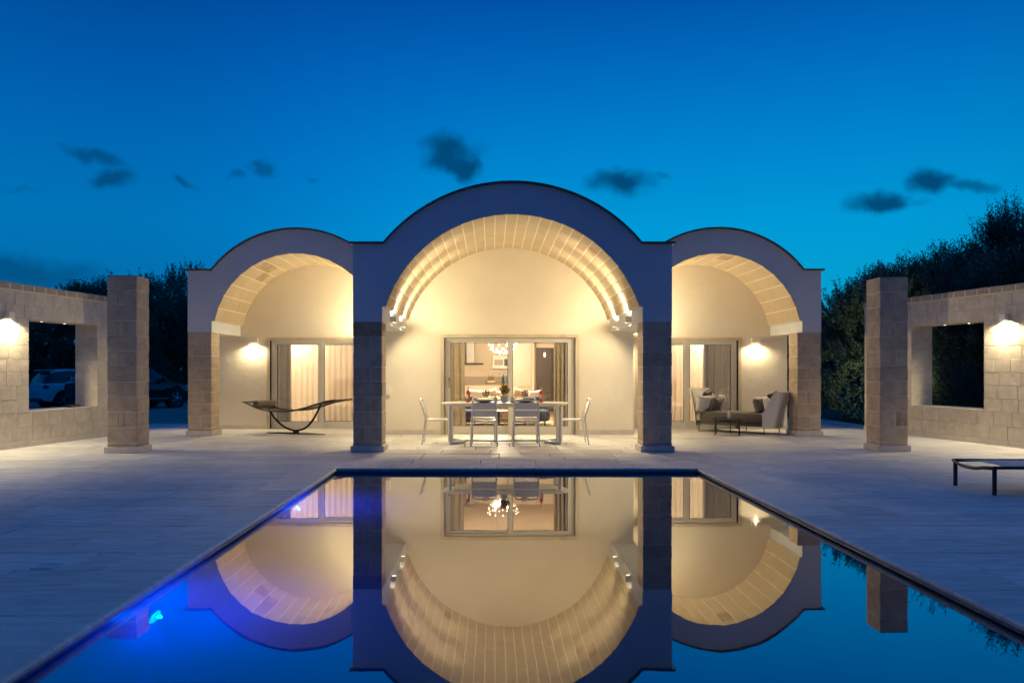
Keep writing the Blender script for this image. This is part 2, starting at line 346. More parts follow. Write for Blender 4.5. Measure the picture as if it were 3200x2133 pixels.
class MB:
    def __init__(s): s.v = []; s.f = []; s.M = None
    def add(s, vs, fs, M=None):
        n = len(s.v)
        if M is not None: vs = [tuple(M @ Vector(p)) for p in vs]
        if s.M is not None: vs = [tuple(s.M @ Vector(p)) for p in vs]
        s.v += list(vs); s.f += [tuple(i + n for i in f) for f in fs]; return s
    def box(s, x0, x1, y0, y1, z0, z1, c=0, M=None):
        if x0 > x1: x0, x1 = x1, x0
        if y0 > y1: y0, y1 = y1, y0
        if z0 > z1: z0, z1 = z1, z0
        if c: return s.add(cbox_verts(x0, x1, y0, y1, z0, z1, c), CBF, M)
        vs = [(x, y, z) for x in (x0, x1) for y in (y0, y1) for z in (z0, z1)]
        return s.add(vs, [(0, 1, 3, 2), (4, 6, 7, 5), (0, 4, 5, 1), (2, 3, 7, 6), (0, 2, 6, 4), (1, 5, 7, 3)], M)
    def prism(s, loop, y0, y1, M=None):      # loop of (x,z), extruded along y
        n = len(loop); vs = [(x, y0, z) for x, z in loop] + [(x, y1, z) for x, z in loop]
        fs = [tuple(range(n)), tuple(range(2 * n - 1, n - 1, -1))] + [(i, i + n, (i + 1) % n + n, (i + 1) % n) for i in range(n)]
        return s.add(vs, fs, M)
    def zprism(s, loop, z0, z1, M=None):     # loop of (x,y), extruded along z
        n = len(loop); vs = [(x, y, z0) for x, y in loop] + [(x, y, z1) for x, y in loop]
        fs = [tuple(range(n))[::-1], tuple(range(n, 2 * n))] + [(i, (i + 1) % n, (i + 1) % n + n, i + n) for i in range(n)]
        return s.add(vs, fs, M)
    def tube(s, pts, r, n=8, closed=False, M=None, rx=None):
        pts = [Vector(p) for p in pts]; m = len(pts)
        rs = r if isinstance(r, (list, tuple)) else [r] * m
        vs = []; fs = []; up = None
        for i, p in enumerate(pts):
            if closed: t = (pts[(i + 1) % m] - pts[i - 1])
            else: t = (pts[min(i + 1, m - 1)] - pts[max(i - 1, 0)])
            t.normalize()
            if up is None:
                up = Vector((0, 0, 1)) if abs(t.z) < .9 else Vector((0, 1, 0))
            a = t.cross(up)
            if a.length < 1e-4: a = t.orthogonal()
            a.normalize(); b = a.cross(t).normalized(); up = b
            for k in range(n):
                an = 2 * math.pi * k / n
                q = p + a * (math.cos(an) * rs[i] * (rx or 1)) + b * (math.sin(an) * rs[i]); vs.append(tuple(q))
        for i in range(m if closed else m - 1):
            j = (i + 1) % m
            for k in range(n):
                k2 = (k + 1) % n; fs.append((i * n + k, i * n + k2, j * n + k2, j * n + k))
        if not closed:
            fs.append(tuple(range(n))[::-1]); fs.append(tuple((m - 1) * n + k for k in range(n)))
        return s.add(vs, fs, M)
    def lathe(s, prof, n=20, cx=0, cy=0, cz=0, M=None, cap=True):
        vs = []; fs = []
        for (r, z) in prof:
            for k in range(n):
                a = 2 * math.pi * k / n; vs.append((cx + r * math.cos(a), cy + r * math.sin(a), cz + z))
        for i in range(len(prof) - 1):
            for k in range(n):
                k2 = (k + 1) % n; fs.append((i * n + k, i * n + k2, (i + 1) * n + k2, (i + 1) * n + k))
        if cap:
            fs.append(tuple(range(n))[::-1]); fs.append(tuple((len(prof) - 1) * n + k for k in range(n)))
        return s.add(vs, fs, M)
    def ell(s, c, r, n=12, m=8, e=1.0, M=None):      # (super)ellipsoid
        def sp(a, p): return math.copysign(abs(a) ** p, a)
        vs = []; fs = []
        for i in range(m + 1):
            ph = -math.pi / 2 + math.pi * i / m
            for k in range(n):
                th = 2 * math.pi * k / n
                vs.append((c[0] + r[0] * sp(math.cos(ph), e) * sp(math.cos(th), e), c[1] + r[1] * sp(math.cos(ph), e) * sp(math.sin(th), e), c[2] + r[2] * sp(math.sin(ph), e)))
        for i in range(m):
            for k in range(n):
                k2 = (k + 1) % n; fs.append((i * n + k, i * n + k2, (i + 1) * n + k2, (i + 1) * n + k))
        return s.add(vs, fs, M)
    def grid(s, P):       # P[i][j] points
        a = len(P); b = len(P[0]); vs = [tuple(p) for row in P for p in row]
        return s.add(vs, [(i * b + j, i * b + j + 1, (i + 1) * b + j + 1, (i + 1) * b + j) for i in range(a - 1) for j in range(b - 1)])
    def mesh(s, name, smooth=False):
        me = bpy.data.meshes.new(name); me.from_pydata(s.v, [], s.f)
        bm = bmesh.new(); bm.from_mesh(me); bmesh.ops.recalc_face_normals(bm, faces=bm.faces); bm.to_mesh(me); bm.free()
        if smooth:
            me.shade_smooth() if smooth is True else None
            if smooth is not True:
                me.polygons.foreach_set('use_smooth', [True] * len(me.polygons))
                bm = bmesh.new(); bm.from_mesh(me)
                for e in bm.edges:
                    if len(e.link_faces) == 2 and e.calc_face_angle(0) > smooth: e.smooth = False
                bm.to_mesh(me); bm.free()
        return me
    def build(s, name, material, parent=None, smooth=False, world=False, **props):
        me = s.mesh(name, smooth); me.materials.append(material)
        o = bpy.data.objects.new(name, me); COL.objects.link(o)
        if parent is not None:
            o.parent = parent
            if world:
                off = rootloc(parent); o.location = -off
        for k, v in props.items(): o[k] = v
        return o
def rootloc(p):
    off = Vector((0, 0, 0))
    while p is not None: off = off + Vector(p.location); p = p.parent
    return off
def thing(name, label, cat, loc=(0, 0, 0), rz=0, group=None):
    o = bpy.data.objects.new(name, None); COL.objects.link(o); o.location = loc; o.rotation_euler = (0, 0, rz)
    o.empty_display_size = .2; o['label'] = label; o['category'] = cat
    if group: o['group'] = group
    return o
def tag(o, label, cat, group=None):
    o['label'] = label; o['category'] = cat
    if group: o['group'] = group
    return o
def struct(o): o['kind'] = 'structure'; return o
def copy_tree(o, parent=None):
    c = o.copy(); COL.objects.link(c); c.parent = parent
    for ch in list(o.children): copy_tree(ch, c)
    return c
def dup(o, loc, rz, label, group=None):
    c = copy_tree(o); c.location = loc; c.rotation_euler = (0, 0, rz); c['label'] = label
    if group: c['group'] = group
    return c
_SC = {}
def block(name, material, parent, cx, cy, cz, dx, dy, dz, c=.006, rot=None, bow=0):
    """one stone as an object: a chamfered block centred on its own origin, mesh data shared by size"""
    key = (name, round(dx, 3), round(dy, 3), round(dz, 3), c, material.name)
    if key not in _SC:
        m = MB(); m.box(-dx / 2, dx / 2, -dy / 2, dy / 2, -dz / 2, dz / 2, c); me = m.mesh(name); me.materials.append(material); _SC[key] = me
    o = bpy.data.objects.new(name, _SC[key]); COL.objects.link(o); o.parent = parent
    off = rootloc(parent) if parent is not None else Vector((0, 0, 0))
    o.location = Vector((cx, cy, cz)) - off
    if rot: o.rotation_euler = rot
    return o
def spot(name, loc, direction, energy, size, blend=.5, radius=.02, color=WARM, parent=None):
    ld = bpy.data.lights.new(name, 'SPOT'); ld.energy = energy; ld.spot_size = R(size); ld.spot_blend = blend
    ld.shadow_soft_size = radius; ld.color = color
    o = bpy.data.objects.new(name, ld); COL.objects.link(o)
    o.rotation_euler = Vector(direction).to_track_quat('-Z', 'Y').to_euler()
    if parent is not None:
        o.parent = parent; o.matrix_parent_inverse = Matrix.Identity(4)
        rl = rootloc(parent); mi = Matrix.Translation(rl) @ Matrix.Rotation(parent.rotation_euler.z, 4, 'Z')
        o.location = mi.inverted() @ Vector(loc)
        d = mi.to_3x3().inverted() @ Vector(direction); o.rotation_euler = d.to_track_quat('-Z', 'Y').to_euler()
    else: o.location = loc
    return o
def point(name, loc, energy, radius=.05, color=WARM2):
    ld = bpy.data.lights.new(name, 'POINT'); ld.energy = energy; ld.shadow_soft_size = radius; ld.color = color
    o = bpy.data.objects.new(name, ld); COL.objects.link(o); o.location = loc; return o
# ================================================================== THE SETTING
PX0, PX1, PY0, PY1 = -2.126, 2.817, -2.5, 10.85      # pool mouth
PIN = .03                                              # coping overhang
# ground: one sheet with a hole for the pool
def ring(mb, X0, X1, Y0, Y1, a0, a1, b0, b1, z0, z1):
    mb.box(X0, a0, Y0, Y1, z0, z1); mb.box(a1, X1, Y0, Y1, z0, z1)
    mb.box(a0, a1, Y0, b0, z0, z1); mb.box(a0, a1, b1, Y1, z0, z1)
m = MB()
xs = [-600, -40, -10.5, PX0 - .3, PX1 + .3, 9.12, 40, 600]; ys = [-300, -3.1, PY1 + .3, 19.5, 60, 900]
idx = {}
for i, x in enumerate(xs):
    for j, y in enumerate(ys): idx[i, j] = len(m.v); m.v.append((x, y, -.085))
for i in range(len(xs) - 1):
    for j in range(len(ys) - 1):
        if xs[i] == PX0 - .3 and ys[j] == -3.1: continue
        m.f.append((idx[i, j], idx[i + 1, j], idx[i + 1, j + 1], idx[i, j + 1]))
ground = struct(m.build('ground', GRAVEL))
soil = struct(MB().box(9.14, 60, -20, 60, -.2, -.07).build('soil_bed', SOIL))
# pebbles on the drive beyond the terrace
m = MB()
for i in range(5200):
    px = random.uniform(440, 600) if i % 3 else random.uniform(60, 330)
    y = 19.6 + 11 * random.random() ** 1.5; x = (px - VX) / FPX * y
    r = random.uniform(.015, .04); vs = [(x + r * random.uniform(.7, 1.2), y, -.083), (x, y + r, -.083), (x - r, y, -.083), (x, y - r, -.083), (x, y, -.083 + r * .8)]
    m.add(vs, [(0, 1, 4), (1, 2, 4), (2, 3, 4), (3, 0, 4)])
g = m.build('loose_gravel', mat('pebble', (.42, .39, .35), .9)); g['kind'] = 'stuff'

# terrace bed + slabs
TX0, TX1, TYF = -10.4, 9.12, 19.5
terrace = bpy.data.objects.new('terrace', None); COL.objects.link(terrace); terrace['kind'] = 'structure'
m = MB()
m.box(TX0, PX0 - .06, -3.1, 19.5, -.5, -.036); m.box(PX1 + .06, TX1, -3.1, 21.6, -.5, -.036)
m.box(PX0 - .06, PX1 + .06, PY1 + .06, 19.5, -.5, -.036)
m.box(PX0 - .06, PX1 + .06, -3.1, PY0 - .06, -.5, -.036)
m.build('paving_bed', GROUT, terrace)
slabs = []
y = 1.35
rows = []
while y < 21.6: rows.append((y, y + .5)); y += .5
def fill(x0, x1, y0, y1):
    x = x0 - random.uniform(0, 1.0)
    while x < x1:
        L = random.choice([.8, 1.0, 1.2, 1.4]); a, b = max(x, x0), min(x + L, x1)
        if x1 - b < .2: b = x1; L = x1 - x + .01
        if b - a < .15: x += 0; b = min(b + .5, x1); L = b - x
        slabs.append((a, b, y0, y1))
        x += L
for (y0, y1) in rows:
    c0, c1 = PX0 - .5, PX1 + .5
    if y1 <= PY1 + .51:
        fill(TX0, c0, y0, y1); fill(c1, TX1, y0, y1)
    elif y0 < 19.4: fill(TX0, TX1, y0, y1)
    else: fill(2.0, TX1, y0, y1)
def inhouse(s):
    a, b, y0, y1 = s
    return (y0 > 17.0 and a > -2.2 and b < 2.9) or (y0 > 18.5 and a > -6.2 and b < 6.7)
slabs = [s for s in slabs if not inhouse(s)]
def shown(s):
    a, b, y0, y1 = s; cx = (a + b) / 2; yc = (y0 + y1) / 2
    px = VX + FPX * cx / yc
    if px < -150 or px > 3350: return 0
    return (b - a) / yc ** 3
slabs.sort(key=shown, reverse=True)
J = .0038
for s in slabs[:296]:
    a, b, y0, y1 = s
    block('paving_slab', SLAB, terrace, (a + b) / 2, (y0 + y1) / 2, -.018 + random.uniform(-.0008, .0008), round(b - a - 2 * J, 2), y1 - y0 - 2 * J, .036, .0025)
m = MB()
for s in slabs[296:]:
    a, b, y0, y1 = s; m.box(a + J, b - J, y0 + J, y1 - J, -.036, random.uniform(-.001, .0006))
SLAB2 = SLAB.copy(); SLAB2.name = 'limestone_paving_far'
# far slabs: colour varied per slab through their position
t = NT(SLAB2.node_tree); bs = t.n['Principled BSDF']
old = bs.inputs['Base Color'].links[0].from_socket
vo = t.new('ShaderNodeTexCoord'); mp = t.new('ShaderNodeMapping'); mp.inputs['Scale'].default_value = (1.0, 2.0, 1); mp.inputs['Location'].default_value = (0, -.7, 0)
sn = t.new('ShaderNodeVectorMath', operation='FLOOR'); t.link(vo.outputs['Object'], mp.inputs[0]); t.link(mp.outputs[0], sn.inputs[0])
wn = t.new('ShaderNodeTexWhiteNoise', noise_dimensions='3D'); t.link(sn.outputs[0], wn.inputs['Vector'])
t.link(t.mix(1.0, old, t.maprange(wn.outputs['Value'], 0, 1, .9, 1.1), 'MULTIPLY'), bs.inputs['Base Color'])
o = m.build('far_paving', SLAB2, terrace); o['kind'] = 'stuff'

# swimming pool
pool = bpy.data.objects.new('swimming_pool', None); COL.objects.link(pool); pool['kind'] = 'structure'
D = -1.26
m = MB()
m.box(PX0 - .3, PX0 - PIN, PY0 - .3, PY1 + .3, D - .2, -.052)
m.box(PX1 + PIN, PX1 + .3, PY0 - .3, PY1 + .3, D - .2, -.052)
m.box(PX0 - PIN, PX1 + PIN, PY1 + PIN, PY1 + .3, D - .2, -.052)
m.box(PX0 - PIN, PX1 + PIN, PY0 - .3, PY0 - PIN, D - .2, -.052)
m.box(PX0 - PIN, PX1 + PIN, PY0 - PIN, PY1 + PIN, D - .2, D)
m.build('mosaic_basin', MOSAIC, pool)
# coping stones, bull-nosed
def coping(cx, cy, L, ang):
    key = ('cop', round(L, 3))
    if key not in _SC:
        mb = MB(); prof = [(-.5, -.036), (-.5, 0)]
        for k in range(6):
            a = R(90 - 36 * k); prof.append((-.024 + .024 * math.cos(a), -.024 + .024 * math.sin(a)))
        prof = [(x, z) for x, z in prof]; mb.prism([(x, z) for x, z in prof], -L / 2 + .002, L / 2 - .002)
        me = mb.mesh('coping_stone'); me.materials.append(COPING); _SC[key] = me
    o = bpy.data.objects.new('coping_stone', _SC[key]); COL.objects.link(o); o.parent = pool; o.location = (cx, cy, random.uniform(-.0005, .0008)); o.rotation_euler = (0, 0, ang)
y = PY1
while y > .6:
    coping(PX0, y - .25, .5, 0); coping(PX1, y - .25, .5, math.pi); y -= .5
n = 9; L = (PX1 - PX0) / n
for k in range(n): coping(PX0 + L * (k + .5), PY1, L, -math.pi / 2)
m = MB(); m.box(PX0 - .5, PX0, PY1, PY1 + .5, -.046, .0005, .004); m.build('corner_stone', COPING, pool)
m = MB(); m.box(PX1, PX1 + .5, PY1, PY1 + .5, -.046, .0005, .004); m.build('corner_stone', COPING, pool)
# water body (top face is the surface)
water = struct(MB().box(PX0 - PIN - .01, PX1 + PIN + .01, PY0 - PIN - .01, PY1 + PIN + .01, D - .01, -.062).build('pool_water', WATER))

# ================================================================== THE VILLA
AX = .34; Y1 = 13.03; YB = 16.6; YS = 16.2; YSB = 18.06
XL, XR = -2.285, 2.964
villa = thing('villa', 'cream vaulted villa with three barrel arches resting on stone piers', 'house', (AX, YB, 0))
def arc(cx, cz, r, a0, a1, n):
    return [(cx + r * math.cos(R(a0 + (a1 - a0) * i / n)), cz + r * math.sin(R(a0 + (a1 - a0) * i / n))) for i in range(n + 1)]
# --- main vault
MC, MR = 1.713, 2.197; ME, MER = 1.655, 2.785
a_in = math.degrees(math.asin((2.39 - MC) / (MR + .008)))
a_ex = math.degrees(math.asin((3.415 - ME) / (MER - .03)))
ext_main = [(XL, 3.415)] + arc(AX, ME, MER - .03, 180 - a_ex, a_ex, 56) + [(XR, 3.415)]
ina = arc(AX, MC, MR + .008, a_in, 180 - a_in, 56)     # right -> left
JL, JR = -1.806, 2.482
loop = ext_main + [(XR, 2.14), (JR, 2.14), (JR, 2.39)] + ina + [(JL, 2.39), (JL, 2.14), (XL, 2.14)]
m = MB(); m.prism(loop, Y1 - .004, YB)
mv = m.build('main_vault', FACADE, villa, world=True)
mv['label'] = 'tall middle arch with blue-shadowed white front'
def voussoirs(parent, cx, cz, r, a0, a1, nc, y0, y1, nd, xmin=None, xmax=None):
    rb_ = r - .0015; bed = arc(cx, cz, rb_, a0, a1, nc * 2); top = arc(cx, cz, r + .03, a0, a1, nc * 2)[::-1]
    MB().prism(bed + top, y0 + .003, y1 - .002).build('joint_mortar', VBED, parent, world=True)
    w = 2 * r * math.sin(R((a1 - a0) / nc / 2)) - .017
    for i in range(nc):
        a = a0 + (a1 - a0) * (i + .5) / nc
        ph = .5 * (i % 2)
        d = (y1 - y0) / nd
        edges = [y0] + [y0 + d * (k + ph) for k in range(1 if ph == 0 else 0, nd) if (k + ph) * d < (y1 - y0) - .05 and (k + ph) > 0] + [y1]
        if ph == 0: pass
        for e0, e1 in zip(edges[:-1], edges[1:]):
            rr = r * math.cos(R((a1 - a0) / nc / 2)) - .004 + random.uniform(-.0015, .0015)
            x = cx + (rr + .025) * math.cos(R(a)); z = cz + (rr + .025) * math.sin(R(a))
            block('vault_stone', VSTONE, parent, x, (e0 + e1) / 2, z, w, e1 - e0 - .001, .05, .002, rot=(0, -R(a) + R(90), 0))
voussoirs(mv, AX, MC, MR, a_in + .1, 180 - a_in - .1, 29, Y1 + .0, YB - .005, 7)
# impost faces: pale dressed band on the two beams
def cap_strip(loop_pts, y0, y1, name, parent, th=.035, ovl=(0, 0)):
    pts = list(loop_pts)
    pts[0] = (pts[0][0] - ovl[0], pts[0][1]); pts[-1] = (pts[-1][0] + ovl[1], pts[-1][1])
    up = [(x, z + th) for x, z in pts]
    # offset normals on the arc: just lift
    m = MB(); m.prism(pts[::-1] + up, y0, y1); return m.build(name, CAPM, parent, world=True)
cap_strip(ext_main, Y1 - .07, Y1 + .30, 'roof_edging', villa, ovl=(.05, .05))
m = MB(); m.box(XL - .05, XL + .2, Y1 + .3, YB, 3.415, 3.45); m.box(XR - .2, XR + .05, Y1 + .3, YB, 3.415, 3.45)
m.build('roof_edging', CAPM, villa, world=True)

# --- side vaults
def side(xl, xr, cx, half, zc, rin, zex, rex, zsh, label, mirror):
    ai = math.degrees(math.asin((2.347 - zc) / (rin + .008)))
    ax = math.degrees(math.asin((zsh - zex) / (rex - .03)))
    e = arc(cx, zex, rex - .03, 180 - ax, ax, 48)
    e = [(x, z) for x, z in e if xl + .01 < x < xr - .01]
    if not mirror: e = [(xl, zsh)] + e + [(xr, e[-1][1])]
    else: e = [(xl, e[0][1])] + e + [(xr, zsh)]
    ins = arc(cx, zc, rin + .008, ai, 180 - ai, 48)
    jl, jr = cx - half - .055, cx + half + .055
    jl = max(jl, xl + .02); jr = min(jr, xr - .02)
    lp = e + [(xr, 2.115), (jr, 2.115), (jr, 2.347)] + ins + [(jl, 2.347), (jl, 2.115), (xl, 2.115)]
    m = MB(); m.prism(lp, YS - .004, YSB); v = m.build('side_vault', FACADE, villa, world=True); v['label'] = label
    voussoirs(v, cx, zc, rin, ai + .1, 180 - ai - .1, 17, YS, YSB - .005, 4)
    cap_strip(e, YS - .07, YS + .3, 'roof_edging', villa, ovl=((.05, -.02) if not mirror else (-.02, .05)))
    return e
eL = side(-6.22, XL - .003, -4.0, 1.675, 2.028, 1.705, 2.02, 2.225, 3.375, 'lower arch left of the middle one', False)
eR = side(XR + .003, 6.735, 4.63, 1.665, 2.028, 1.705, 2.02, 2.235, 3.375, 'lower arch right of the middle one', True)

# --- back walls with door openings
def backwall(xl, xr, y, ext, dl, dr, dt, th=.3, extra=None):
    e = [p for p in ext]
    e[0] = (xl, e[0][1]); e[-1] = (xr, e[-1][1])
    lp = e + [(xr, 0), (dr, 0), (dr, dt), (dl, dt), (dl, 0), (xl, 0)]
    m = MB(); m.prism(lp, y, y + th)
    return m.build('porch_wall', PLASTER, villa, world=True)
DL, DR, DT = -1.0, 1.75, 2.02       # clear opening of the middle door
backwall(XL, XR, YB, [(x, z - .01) for x, z in ext_main], DL, DR, DT)
backwall(-6.22, XL - .003, YSB, [(x, z - .01) for x, z in eL], -5.06, -2.76, 2.02)
backwall(XR + .003, 6.735, YSB, [(x, z - .01) for x, z in eR], 3.34, 5.62, 2.02)
# flank walls of the middle block, rooms' walls, ceilings, roof
m = MB(); m.box(XL, XL + .3, YB + .3, 26.5, -.03, 2.95); m.box(XR - .3, XR, YB + .3, 26.5, -.03, 2.95); m.build('flank_wall', FACADE, villa, world=True)
RB = 25.9
m = MB(); m.box(XL, XR, RB + .1, RB + .4, -.03, 2.95)
m.box(-6.22, -6.0, YSB + .3, 22.5, -.03, 2.95); m.box(-6.0, XL, 22.2, 22.5, -.03, 2.95)
m.box(6.5, 6.735, YSB + .3, 22.5, -.03, 2.95); m.box(XR, 6.5, 22.2, 22.5, -.03, 2.95)
m.build('outer_wall', FACADE, villa, world=True)
m = MB(); m.prism(ext_main + [(XR, 2.951), (XL, 2.951)], YB + .3, 26.6); m.build('roof', FACADE, villa, world=True)
m = MB(); m.prism(eL + [(XL - .003, 2.951), (-6.22, 2.951)], YSB + .3, 22.6); m.prism(eR + [(6.735, 2.951), (XR + .003, 2.951)], YSB + .3, 22.6)
m.build('roof', FACADE, villa, world=True)
m = MB()      # inner linings of the rooms
m.box(XL + .3, XR - .3, YB + .31, RB + .1, 2.9, 2.949); m.box(XL + .3, XL + .32, YB + .31, RB, .0, 2.9); m.box(XR - .32, XR - .3, YB + .31, RB, .0, 2.9)
m.box(XL + .32, XR - .32, RB, RB + .09, 0, 2.9)
m.box(-6.0, XL - .01, YSB + .31, 22.2, 2.9, 2.949); m.box(XR + .01, 6.5, YSB + .31, 22.2, 2.9, 2.949)
m.box(-6.0, XL - .01, 22.1, 22.19, 0, 2.9); m.box(XR + .01, 6.5, 22.1, 22.19, 0, 2.9)
m.box(-6.0, -5.98, YSB + .31, 22.1, 0, 2.9); m.box(6.48, 6.5, YSB + .31, 22.1, 0, 2.9)
m.box(XL - .03, XL - .01, YSB + .31, 22.1, 0, 2.9); m.box(XR + .01, XR + .03, YSB + .31, 22.1, 0, 2.9)
m.build('room_lining', ROOMW, villa, world=True)
m = MB(); m.box(XL + .3, XR - .3, YB + .3, RB, .0, .006); m.box(-6, XL - .01, YSB + .3, 22.1, .0, .006); m.box(XR + .01, 6.5, YSB + .3, 22.1, .0, .006)
m.build('room_floor', ROOMF, villa, world=True)
# skirtings
for q in ((XL, -1.071, YB - .014, YB), (1.817, XR, YB - .014, YB), (-6.22, -5.135, YSB - .014, YSB), (5.70, 6.735, YSB - .014, YSB), (XL - .014, XL, YB, YSB - .014), (XR, XR + .014, YB, YSB - .014)):
    MB().box(*q, 0, .095, .003).build('skirting', PLINTH, villa, world=True)
# --- piers
def pier(x0, x1, y0, top, parent, first=0, d=.48, name='pier', seed=0):
    rnd = random.Random(seed)
    m = MB(); m.box(x0 - .035, x1 + .035, y0 - .035, y0 + d + .035, 0, .10, .006)
    p = MB(); p.box(x0 + .008, x1 - .008, y0 + .008, y0 + d - .008, .1, top - .002); P = p.build(name, MORTAR, parent, world=True)
    m.build('plinth', PLINTH, P, world=True)
    w = x1 - x0; z = .10; cz = [(.10, .165)]; z = .165
    n = round((top - .165) / .247); h = (top - .165) / n
    for i in range(n): cz.append((.165 + i * h, .165 + (i + 1) * h))
    for i, (a, b) in enumerate(cz):
        H = b - a - .009; jit = lambda: rnd.uniform(-.0015, .0015)
        if i == 0 or (n - i) % 2 == 0:
            block('stone', STONE, P, (x0 + x1) / 2 + jit(), y0 + d / 2 + jit(), (a + b) / 2, w, d, H, .008)
        else:
            l = w * .40; mw = w * .19
            if rnd.random() < .5: l = w * .38
            y2 = y0 + d * .55
            block('stone', STONE, P, x0 + l / 2, y0 + d / 2 + jit(), (a + b) / 2, l - .007, d, H, .007)
            block('stone', STONE, P, x0 + l + mw / 2, y0 + d / 2 + jit(), (a + b) / 2, mw - .007, d, H, .006)
            r0 = x0 + l + mw
            block('stone', STONE, P, (r0 + x1) / 2, y0 + d * .3, (a + b) / 2, x1 - r0 - .007, d * .6 - .007, H, .007)
            block('stone', STONE, P, (r0 + x1) / 2, y0 + d * .8, (a + b) / 2, x1 - r0 - .007, d * .4 - .007, H, .007)
    return P
pier(-2.285, -1.806, Y1, 2.14, villa, seed=1); pier(2.482, 2.964, Y1, 2.14, villa, seed=2)
pier(-6.22, -5.735, YS, 2.115, villa, seed=3); pier(6.25, 6.735, YS, 2.115, villa, seed=4)
# free-standing columns
for (x0, x1, y0, lab, sd) in ((-6.25, -5.77, 12.86, 'tall square limestone column between the left garden wall and the villa', 5), (6.42, 6.885, 13.10, 'tall square limestone column between the villa and the right garden wall', 6)):
    T = thing('stone_column', lab, 'column', ((x0 + x1) / 2, y0 + .24, 0), group='free-standing columns on the terrace')
    P = pier(x0, x1, y0, 2.885, T, name='mortar_core', seed=sd)

# --- sliding doors
def door(xl, xr, y, frames, label, split_front='r', handle=None):
    """stone surround, fixed frame and two leaves with a pane each"""
    D_ = MB()
    D_.box(xl - .072, xl, y - .012, y + .11, 0, 2.02, .003); D_.box(xr, xr + .072, y - .012, y + .11, 0, 2.02, .003)
    D_.box(xl - .072, xr + .072, y - .013, y + .11, 2.0205, 2.09, .003)
    S = D_.build('sliding_door', MARBLE, villa, world=True); S['label'] = label
    yf = y + .10
    f = MB(); f.box(xl, xl + .05, yf, yf + .14, 0.02, 2.02, .004); f.box(xr - .05, xr, yf, yf + .14, .02, 2.02, .004); f.box(xl + .05, xr - .05, yf, yf + .14, 1.975, 2.02, .004); f.box(xl, xr, yf - .02, yf + .14, -.02, .02, .003)
    f.build('door_frame', DOORFR, S, world=True)
    for (a, b, g0, g1, zo, yo) in frames:
        y0 = yf + yo; fr = MB(); z0, z1, gz0, gz1 = .022, 1.974, .165, zo
        fr.box(a, g0, y0, y0 + .055, z0, z1, .004); fr.box(g1, b, y0, y0 + .055, z0, z1, .004)
        fr.box(g0, g1, y0 + .001, y0 + .054, z0, gz0, .003); fr.box(g0, g1, y0 + .001, y0 + .054, gz1, z1, .003)
        fr.build('leaf_frame', DOORFR, S, world=True)
        MB().box(g0, g1, y0 + .022, y0 + .034, gz0, gz1).build('glass_pane', PANE, S, world=True)
        gk = MB()
        for (p, q, r_, s_) in ((g0, g0 + .008, gz0, gz1), (g1 - .008, g1, gz0, gz1)): gk.box(p, q, y0 - .001, y0 + .02, r_, s_)
        gk.box(g0, g1, y0 - .001, y0 + .02, gz0, gz0 + .008); gk.box(g0, g1, y0 - .001, y0 + .02, gz1 - .008, gz1)
        gk.build('glazing_gasket', PLASTIC, S, world=True)
    if handle:
        hx, hz = handle; h = MB(); h.tube([(hx, yf - .012, hz + .10), (hx, yf - .012, hz + .03)], .011, 8, rx=1.2); h.tube([(hx, yf - .005, hz + .06), (hx, yf - .045, hz + .06), (hx, yf - .05, hz + .03), (hx, yf - .045, hz - .12)], .009, 8)
        h.build('door_handle', BMETAL, S, smooth=.6, world=True)
    return S
door(DL, DR, YB, [(-.95, .40, -.87, .34, 1.925, .075), (.345, 1.70, .44, 1.60, 1.925, .005)], 'wide middle sliding door, kitchen visible behind it', handle=(-.90, 1.09))
door(-5.06, -2.76, YSB, [(-5.01, -3.88, -4.925, -3.97, 1.926, .005), (-3.93, -2.81, -3.86, -2.90, 1.926, .075)], 'left sliding door with drawn sheer curtain')
door(3.34, 5.62, YSB, [(3.39, 4.5, 3.48, 4.42, 1.926, .075), (4.42, 5.57, 4.54, 5.48, 1.926, .005)], 'right sliding door with drawn sheer curtain')

